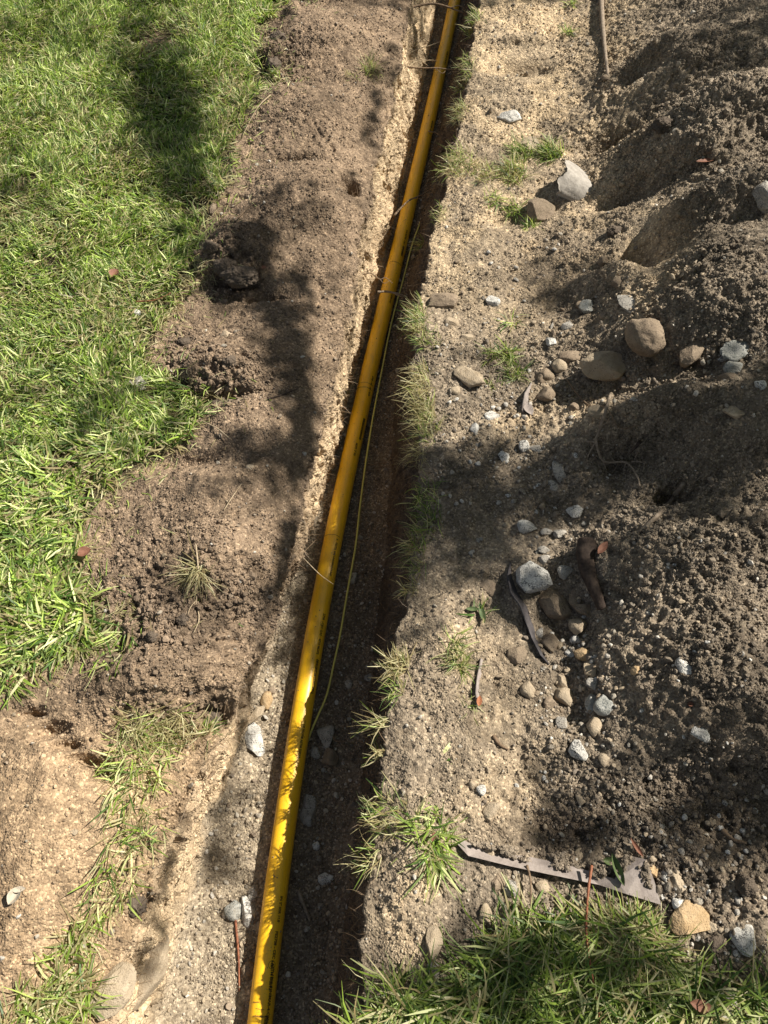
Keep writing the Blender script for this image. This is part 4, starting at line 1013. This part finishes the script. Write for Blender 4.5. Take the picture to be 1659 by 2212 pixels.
root('root', 'long hair root dangling above the left wall shoulder', [(655,1235-30),(690,1240),(720,1262)], .0009, M_rootpale, [-.06,-.1,-.14])
root('stick', 'weathered stick lying on the sandy ground with a pebble at its end', [(1297,-20),(1299,40),(1303,90),(1307,130),(1312,170)], .0125, M_greywood, None, .012, cat='stick', knot=.25)
S(1307,172,22,16,'brown','brown pebble at the lower end of the weathered stick',0,.8,.2,5,round_=.9)
wd = root('driftwood', 'thick dark bent piece of wood beside the granite block', [(1265,1178),(1262,1210),(1268,1245),(1280,1280),(1296,1320)], .026, M_darkwood, None, .018, cat='wood', knot=.22, seg=18)
root('root', 'tangled pale root with branches hanging in the pit of the heap', [(1312,868),(1300,905),(1290,940),(1285,962),(1310,985),(1345,1012),(1368,1040),(1378,1058)], .0048, M_greywood, None, .02,
     branches=[([(1285,962),(1262,960),(1240,952)], .003, None), ([(1310,985),(1300,1005),(1305,1020)], .0026, None), ([(1290,950),(1270,985),(1262,1010)], .0026, None), ([(1345,1012),(1360,1000),(1375,985),(1385,960)], .003, None), ([(1368,990),(1385,1010),(1382,1030)], .0022, None), ([(1345,1012),(1340,1030)], .002, None), ([(1325,995),(1330,1010),(1322,1025)], .0018, None)])
root('root', 'short black root stub at the rim of the pit', [(1390,940),(1375,965),(1358,985)], .006, M_darkwood, None, .012)
root('twig', 'long thin twig arching over the stones below the oval cobble', [(1220,830),(1240,855),(1270,885),(1300,905),(1340,920),(1380,922)], .0024, M_root, None, .02, cat='twig')
root('branch', 'half buried grey branch running down from the dark hollow', [(1478,1045),(1450,1080),(1420,1115),(1380,1150)], .009, M_greywood, None, .004, cat='branch')
root('stem', 'tall reddish stem standing in the bottom right grass', [(1270,1872),(1262,1930),(1258,2010),(1265,2080),(1278,2150),(1290,2230)], .0032, M_red, None, .035, cat='stem', knot=.15)
root('twig', 'grey forked twig in front of the sheet edge', [(1135,1870),(1142,1900),(1143,1950),(1142,1990)], .003, M_root, None, .02, cat='twig')
root('twig', 'short dark stick on the left bank above the wall', [(580,865),(605,858),(645,842)], .003, M_darkwood, None, .008, cat='twig')
root('twig', 'red brown twig upright on the left trench floor', [(508,1950),(510,1990),(516,2060),(518,2140)], .0042, M_red, None, .006, cat='twig')
root('twig', 'dark wood splinter right of the pipe in the lower trench', [(645,1925),(655,1950),(670,1990)], .0065, M_greywood, None, .005, cat='twig')
root('root', 'arched thin root on the tan bare soil at lower left', [(160*.0+318,1775),(345,1790),(378,1812)], .0016, M_root, None, .004)
root('root', 'pinkish exposed root running down the eroded left bank', [(442,1800),(425,1830),(400,1880),(385,1910)], .0052, M_rootpale, None, .002)
root('root', 'thick muddy root in the bank above the pinkish one', [(500,1905-290),(470,1655),(440,1700),(420,1745)], .0065, M_root, None, -.001)
root('root', 'brown root worm lying on the tan bank', [(1065,1590),(1078,1608),(1098,1620)], .0055, M_root, None, .004)
root('root', 'dark curved root in the lower heap', [(1560,1795),(1580,1812),(1610,1822)], .006, M_root, None, .005)
root('twig', 'pale straw lying on the left bank slope', [(485,1104),(500,1080),(522,1048)], .0018, M_rootpale, None, .006, cat='twig')
root('twig', 'long straw bent over the lawn edge', [(495,890+60),(470,870+60),(435,910),(430,880)], .0018, M_rootpale, None, .012, cat='twig')
root('root', 'pale thread root looping over the weed on the bank', [(425,1180),(430,1240),(426,1300),(432,1340),(420,1370)], .0022, M_rootpale, None, .010, branches=[([(428,1300),(412,1310),(408,1330)], .0014, None)])
root('root', 'thin dark root on the bank above the torn grass', [(300,1600-40),(325,1545),(350,1550),(390,1530)], .0024, M_root, None, .005, branches=[([(325,1545),(315,1525)], .0014, None)])
root('root', 'black root peeking out under the broad tan rock', [(285,2155),(300,2185),(320,2195)], .0028, M_darkwood, None, .004)
root('twig', 'fallen yellow stem at the corner where lawn meets the bank', [(585,212),(560,235),(540,270),(525,300)], .0024, M_rootpale, None, .012, cat='twig')
root('twig', 'reddish stalk lying on the lawn', [(300,668),(340,680-15),(375,650)], .0018, M_red, None, .035, cat='twig')
root('twig', 'dark twig buried at the rim of the lawn', [(515,435+40),(540,450),(580,425)], .0024, M_root, None, .006, cat='twig')
# ------------------------------------------------------------------ leaves and chips
def leafm(px_, py_, L, W_, rot, mat, lab, curl=.4, lift=.006, cat='leaf', name='leaf'):
    o = at(px_, py_); sc = pxm(px_, py_, o[2]); L = L/sc; W_ = W_/sc
    u = np.linspace(-1, 1, 11); v = np.linspace(-1, 1, 5); U, Vv = np.meshgrid(u, v, indexing='ij')
    wd_ = (1-np.abs(U)**2.2)*W_/2
    x = U*L/2; y = Vv*wd_; z = curl*(np.abs(y)*1.2+(U**2)*L*.18)+.0004
    top = np.stack([x, y, z+.0006], -1).reshape(-1, 3); bot = np.stack([x, y, z-.0006], -1).reshape(-1, 3)
    F = grid_faces(0, 11, 0, 4, 5)
    V_ = np.vstack([top, bot]); F_ = np.vstack([F, F[:, ::-1]+55])
    a = math.radians(rot); Rz = np.array([[math.cos(a), -math.sin(a), 0], [math.sin(a), math.cos(a), 0], [0, 0, 1]])
    o[2] += lift
    return tag(mk(name, V_@Rz.T+o, F_, mat, loc=o), lab, cat)
leafm(255,610,26,22,60,M_leafred,'curled red brown leaf resting on the sunny lawn',.6,.035)
leafm(190,1203,30,24,30,M_leafred,'rusty leaf scrap at the lawn edge beside the bare bank',.6,.02)
leafm(30,1474,26,16,80,M_leafred,'red leaf scrap under the last lawn blades at the left edge',.4,.012)
leafm(1372,1832,44,10,-60,M_leafred,'orange curled leaf beside the upper corner of the sheet',.8,.008)
leafm(1522,354,48,12,12,M_leafred,'reddish dry leaf on the upper heap',.4,.008)
leafm(1328,1880,66,18,-75,M_leafgreen,'dark green curled leaf standing on the sheet',1.2,.012)
leafm(1312,1862,30,16,-10,M_leafgreen,'small dark leaf joined to the curled green one',.9,.01)
leafm(1298,1190,40,16,50,M_leafred,'dusky pink leaf behind the dark wood',.5,.01)
leafm(935,1810,20,10,70,M_leafred,'tiny orange leaf in the fresh green tuft',.5,.02)
leafm(1500,2075-560,10+4,10,0,M_leafred,'orange speck of leaf on the sunlit heap',.4,.005)
leafm(1508-5,2170,50,24,-15,M_leafred,'brown leaf lying in the bottom right grass',.3,.03)
leafm(38,1935,40,26,60,M_paper,'pale torn wood chip on the bare lower left soil',.8,.008,'chip','wood_chip')
leafm(46,1922,30,12,10,M_paper,'pale sliver touching the torn wood chip',.5,.010,'chip','wood_chip')
leafm(206,2120,16,12,20,M_leafred,'orange leaf crumb in the yellowing corner grass',.3,.012)
leafm(1040,1328,50,13,-80,M_leafgreen,'long green leaf lying on the bank by the flat brown stone',.5,.01)
leafm(1020,1318,30,10,0,M_leafgreen,'short dark leaf left of the long green leaf',.5,.006)
leafm(562+8,1235-650,14,10,0,M_leafred,'leaf crumb on the dark clod',.3,.004)
S(459,445,18,34,MS['brown'],'dark rounded lump standing where lawn meets mound',0,1.,.2,4,name='soil_clod',cat='clod')
# clods that stand out
def clod(px_, py_, w_, h_, lab, mat=None): return stone(px_, py_, w_, h_, mat or M_clod, lab, 0, .8, .35, 4, 'soil_clod', .92, rough_=.16, cat='clod')
M_clod = stone_mat('soil_lump', (.075,.057,.042), (.13,.10,.073), (.05,.037,.028), .1, (.12,.093,.068), .6)
clod(520,585,90,60,'largest dark clod at the foot of the shaded mound')
clod(485,560,60,50,'dark clod left of the largest one')
clod(455,525,40,36,'clod on the crest between lawn and dark mound')
clod(600,75,44,40,'dark clod at the head of the upper left mound')
clod(590,120,36,40,'clod with rootlets below the head of the mound')
clod(495,775,36,30,'crumbly clod under the pale chip on the bank')
clod(470,845,50,36,'clod at the foot of the crumbly bank')
clod(400,745-10,34,26,'clod on the crest left of the pale chip')
clod(455,1545,50,40,'black shaded clod at the hole in the bank')
clod(300,1935,60,60,'clod overhanging the hollow in the lower left bank')
clod(395,1330,34,30,'clod in the middle of the rough left bank')
clod(330,1370,30,26,'clod left of the middle one on the rough bank')
clod(1440,245,60,40,'soil lump on the upper heap below its shaded hollow')
clod(1325,505-10,36,30,'lump on the sandy slope left of the scoop')
clod(1610,1900,50,44,'dark lump in the gravel near the right edge')
clod(1540,2030,50,36,'dark lump touching the bottom right grass')
# ------------------------------------------------------------------ buried sheet, flakes and shard
def plate(name, lab, pts, th, mat, lifts, cat, parent=None, sub=1):
    """flat piece with its own outline, thickness th, corners at ground + lift"""
    c = ppath(pts, None, 0); c[:, 2] += np.array(lifts); n_ = len(c)
    low = c-np.array([0, 0, th]); V_ = np.vstack([c, low]); bm = bmesh.new()
    vs = [bm.verts.new(v) for v in V_]; bm.faces.new(vs[:n_]); bm.faces.new(vs[n_:][::-1])
    for k in range(n_): bm.faces.new([vs[k], vs[n_+k], vs[n_+(k+1) % n_], vs[(k+1) % n_]])
    bmesh.ops.recalc_face_normals(bm, faces=bm.faces)
    bmesh.ops.triangulate(bm, faces=[f for f in bm.faces if len(f.verts) > 4])
    me = bpy.data.meshes.new(name); bm.to_mesh(me); bm.free(); me.materials.append(mat)
    me.transform(Matrix.Translation(-Vector(c[0]))); o = bpy.data.objects.new(name, me); o.location = Vector(c[0]); COL.objects.link(o)
    if parent: o.parent = parent; o.matrix_parent_inverse = Matrix.Translation(-Vector(parent.location))
    else: tag(o, lab, cat)
    return o
plate('buried_sheet', 'flat grey violet sheet edge poking out of the dirt above the grass', [(985,1822),(1010,1850),(1100,1872),(1200,1893),(1290,1912),(1350,1932),(1424,1955),(1408,1905),(1392,1858),(1350,1848),(1325,1900),(1250,1875),(1150,1852),(1050,1838),(1000,1815)],
      .006, M_slate, [.012,.012,.013,.014,.015,.016,.014,.018,.016,.013,.012,.004,.001,.001,.004], 'sheet')
SH = [(1000,1822),(1100,1858),(1200,1880),(1290,1900),(1400,1925),(1395,1868),(1345,1852),(1325,1885),(1250,1862),(1150,1838)]
ms = inpoly(px, py, SH).astype(float)*np.clip(.3+perlin(X*20, Y*20, 2.)*3, 0, 2)
b_, nn_, c_, a_, q_ = sample(1500, ms); r_ = np.clip(rng.lognormal(math.log(.0021), .45, 1500), .001, .007)
b_[:, 2] += .014
tag(bits('soil_crumbs', b_, r_, c_*rng.uniform(.6, 1.3, (1500, 1)), M_crumb, LUMP, .1), 'crumbs of soil strewn over the buried sheet', 'soil', kind='stuff')
# grit on the pipe, mostly low on its flanks
ng = 420; sg_ = rng.uniform(s_at(2330), s_at(-60), ng) if s_at(2330) < s_at(-60) else rng.uniform(s_at(-60), s_at(2330), ng); ag_ = rng.normal(0, .7, ng)
tag(bits('pipe_grit', on_pipe(sg_, ag_, .0004), np.clip(rng.lognormal(math.log(.0009), .4, ng), .0005, .0025), np.array([[.2,.15,.1]])*rng.uniform(.5, 1.4, (ng, 1)), M_crumb), 'grains of soil clinging to the top of the yellow pipe', 'soil', kind='stuff')
def fin(name, lab, main, w0, w1, mat, lean, cat, th=.004):
    """thin upright curved strip standing in the soil: path, visible height"""
    c = ppath(main, None, 0); n_ = len(c); hs = np.interp(np.arange(n_), np.arange(len(w0)), w0)
    Vt = []
    for k in range(n_):
        T = c[min(k+1, n_-1)]-c[max(k-1, 0)]; T[2] = 0; T /= np.linalg.norm(T); Rr = np.array([T[1], -T[0], 0])*lean
        lowp = c[k]-np.array([0, 0, .02])-Rr*.01; top = c[k]+np.array([0, 0, hs[k]])+Rr*hs[k]*w1
        for q in (lowp, top): Vt += [q-np.array([T[1], -T[0], 0])*th/2, q+np.array([T[1], -T[0], 0])*th/2]
    V_ = np.array(Vt); F_ = []
    for k in range(n_-1):
        a = 4*k; b = a+4
        F_ += [[a, b, b+2, a+2], [a+1, a+3, b+3, b+1], [a+2, b+2, b+3, a+3]]
    F_ += [[0, 2, 3, 1], [4*(n_-1), 4*(n_-1)+1, 4*(n_-1)+3, 4*(n_-1)+2]]
    return tag(mk(name, V_, np.array(F_), mat, loc=c[0]), lab, cat)
fin('plastic_edging', 'dark curved strip of sheet sticking out left of the stone pile', [(1104,1208),(1108,1250),(1122,1282),(1142,1310),(1152,1345),(1160,1380),(1175,1415),(1190,1440)], [.0,.02,.035,.035,.03,.02,.014,.0], .9, M_slatedark, 1, 'edging strip')
fin('upright_flake', 'thin upright slate edge with a rusty foot in the tan bank', [(1040,1425),(1036,1465),(1034,1500),(1032,1530)], [.004,.014,.018,.004], .5, M_slate, 1, 'slate')
leafm(1034,1518,24,12,80,M_rustspot,'rusty crust at the foot of the upright slate edge',.3,.014,'rust scale','rust_scale')
fin('thin_flake', 'thin pointed flake standing in gravel below the dark tuft', [(1148,830),(1140,860),(1130,893)], [.004,.02,.012], .6, M_slate, 1, 'flake')
leafm(1140,885,40,20,-70,M_slate,'flat grey piece lying behind the pointed flake',.2,.006,'flake','thin_flake')
# cupped shard: a piece of a cone shell, mouth to the left
so_ = at(1262,400); sc = pxm(1262, 400, so_[2])
uu = np.linspace(0, 1, 26); aa = np.radians(np.linspace(-12, 172, 40))
Uq, Aq = np.meshgrid(uu, aa, indexing='ij')
r0 = 56/sc; L0 = 112/sc
def shell(off):
    rad = (r0*(1-.42*Uq**1.3))+off
    rad = rad*(1+.06*perlin(Uq*3, Aq*2, .5)+.05*np.cos(3*Aq))
    # axis runs left->right and a little towards the viewer; arch stands up
    x = (Uq-.45)*L0*(1+.12*np.sin(Aq*1.3))+L0*(1-Uq)*(.22*perlin(Aq*1.6, .3, 4.)+.07*perlin(Aq*7, .3, 4.)); y = np.cos(Aq)*rad*.95; z = np.sin(Aq)*rad*.66-.012-.02*Uq
    return np.stack([x, y, z], -1).reshape(-1, 3)
A_, B_ = shell(.003), shell(-.003); ra = 40
F = grid_faces(0, 26, 0, 39, 40)
E = [F, F[:, ::-1]+len(A_)]
def rim(ids): ids = np.array(ids); return np.stack([ids[:-1], ids[1:], ids[1:]+len(A_), ids[:-1]+len(A_)], -1)
E += [rim(np.arange(40)), rim(25*40+np.arange(40))[:, ::-1], rim(np.arange(26)*40)[:, ::-1], rim(np.arange(26)*40+39)]
V_ = np.vstack([A_, B_]); a = math.radians(-18); Rz = np.array([[math.cos(a), -math.sin(a), 0], [math.sin(a), math.cos(a), 0], [0, 0, 1]])
Ry = np.array(Matrix.Rotation(math.radians(13), 3, 'Y'))
so_[2] = float(gz(so_[0], so_[1]))-.014
tag(mk('shard', V_@Ry.T@Rz.T+so_, np.vstack(E), M_shard, loc=so_), 'pale cupped shard like half a pipe with its dark mouth to the left', 'shard')
# ------------------------------------------------------------------ the tree that shades the place, outside the frame
shade = [(345,250,85,220,-12,.93),(300,60,70,50,0,.4),(220,880,170,80,0,.35),(30,420,60,120,0,.3),(100,60,130,70,0,.3),(400,520,60,120,0,.35),
         (812,260,22,120,8,.95),(785,400,30,60,0,.8),(515,570,75,80,0,.95),(590,680,72,80,0,.97),(600,780,78,85,0,.97),(630,870,75,85,0,.97),(645,970,62,110,0,.97),(560,1010,120,45,0,.8),(735,540,30,60,0,.8),(515,570,90,80,0,.97),(460,1100,150,45,-15,.4),(640,620,50,70,0,.6),(590,480,90,40,0,.3),
         (618,1190,34,120,10,.92),(625,1400,34,80,10,.75),(450,1920,60,170,0,.5),(870,130,25,60,0,.5),(440,1300,150,60,0,.3),
         (1520,920,190,330,0,.92),(1500,280,200,100,0,.75),(1580,480,110,150,0,.85),(1280,1130,340,140,0,.95),(1000,1120,130,150,0,.95),(905,1130,85,190,0,.97),(1080,1110,230,165,0,.97),(1620,1450,50,260,0,.85),(1220,1290,90,110,0,.55),
         (1520,1780,170,120,0,.85),(1240,1790,90,50,0,.85),(1330,1670,130,50,0,.4),(1190,620,60,60,0,.5),(1080,770,90,60,0,.3),(1130,2110,290,110,0,.8),(1560,2130,120,60,0,.6),(1250,700,60,60,0,.4),(960,1000,80,60,0,.6),(1100,930,120,50,0,.4),(700,1500,60,300,0,.5),(1100,1300,50,60,0,.7),
         (850,600,30,60,0,.3)]
lit = [(1450,1370,90,190,0,.95),(1220,890,260,62,-4,.97),(1000,1480,110,190,0,.9),(1290,770,170,60,0,.85),(1400,560,70,140,20,1.),(1390,2010,70,80,0,.9),(1225,1180,95,70,-20,1.),(1270,1420,50,70,0,.6),(760,420,70,200,12,.9),(880,1850,60,160,0,.8)]
def emask(L, qx, qy, soft=1.6):
    r = np.zeros_like(qx)
    for (cx, cy, rx, ry, a, s) in L:
        c_, s_ = math.cos(math.radians(a)), math.sin(math.radians(a)); u = ((qx-cx)*c_+(qy-cy)*s_)/rx; v = (-(qx-cx)*s_+(qy-cy)*c_)/ry
        r = np.maximum(r, s*np.exp(-((u*u+v*v)**soft)*.9))
    return r
r2 = np.random.default_rng(21)
n = 420000
gx = r2.uniform(-2.6, 5.5, n); gy = r2.uniform(-2.5, 7.0, n)
qx, qy = to_px(gx, gy, 0*gx+.02)
pr = emask(shade, qx, qy)*(1-emask(lit, qx, qy))
outf = (qx > 1660) | (gy < -.35)
pr = np.where(outf, .72, np.where((qy < 0), .45, pr)); pr = np.where((qx < -40) & ~outf, .35, pr)
pr = np.clip(pr, 0, .97)
lai = -np.log(1-pr)*2.6                               # leaf area needed
leafA = .0021; dens = n/((8.1)*(9.5)); keep = r2.random(n) < lai/(leafA*.62*dens)
gx, gy = gx[keep], gy[keep]; n = len(gx)
hh = r2.uniform(2.7, 3.9, n)
C0 = np.stack([gx, gy, 0*gx], -1)+SUN[None]*(hh/SUN[2])[:, None]
leafV = np.array([[-1, 0, 0], [-.45, .42, .05], [.35, .38, .05], [1, 0, 0], [.35, -.38, .05], [-.45, -.42, .05]])*np.array([.036, .030, .03])
Rm = rotm(n); V_ = np.einsum('nij,mj->nmi', Rm, leafV)*r2.uniform(.75, 1.25, (n, 1, 1))+C0[:, None, :]
F_ = (np.array([[0, 1, 2, 3], [0, 3, 4, 5]])[None]+(np.arange(n)*6)[:, None, None]).reshape(-1, 4)
tree = empty('shade_tree', (6.6, 4.2, .2)); tag(tree, 'leafy tree standing right of the trench outside the picture and shading it', 'tree')
cl_ = GREEN[r2.integers(0, 6, n)]*r2.uniform(.5, .9, (n, 1))
mk('crown', V_.reshape(-1, 3), F_, M_grass, tree, col=np.repeat(cl_, 6, 0), smooth=False)
tp = [tube_geo([(6.6,4.2,-.3),(6.55,4.2,1.2),(6.3,4.0,2.6),(5.6,3.6,3.6)], [.26,.2,.16,.10], 16, .1, 4)[:2]]
mk_ = np.array([5.9, 3.8, 3.2]); Cout = C0[(gx > 2.6) & (gy > .5)]
for k in range(16):
    q = Cout[r2.integers(0, len(Cout))]; mid = (mk_+q)/2+np.array([0, 0, .35])
    tp.append(tube_geo([mk_+r2.normal(0, .1, 3), mid, q], [.06, .03, .008], 8, .1, k)[:2])
V_, F_ = joined(tp); mkmix('trunk', V_, F_, M_tree, tree)
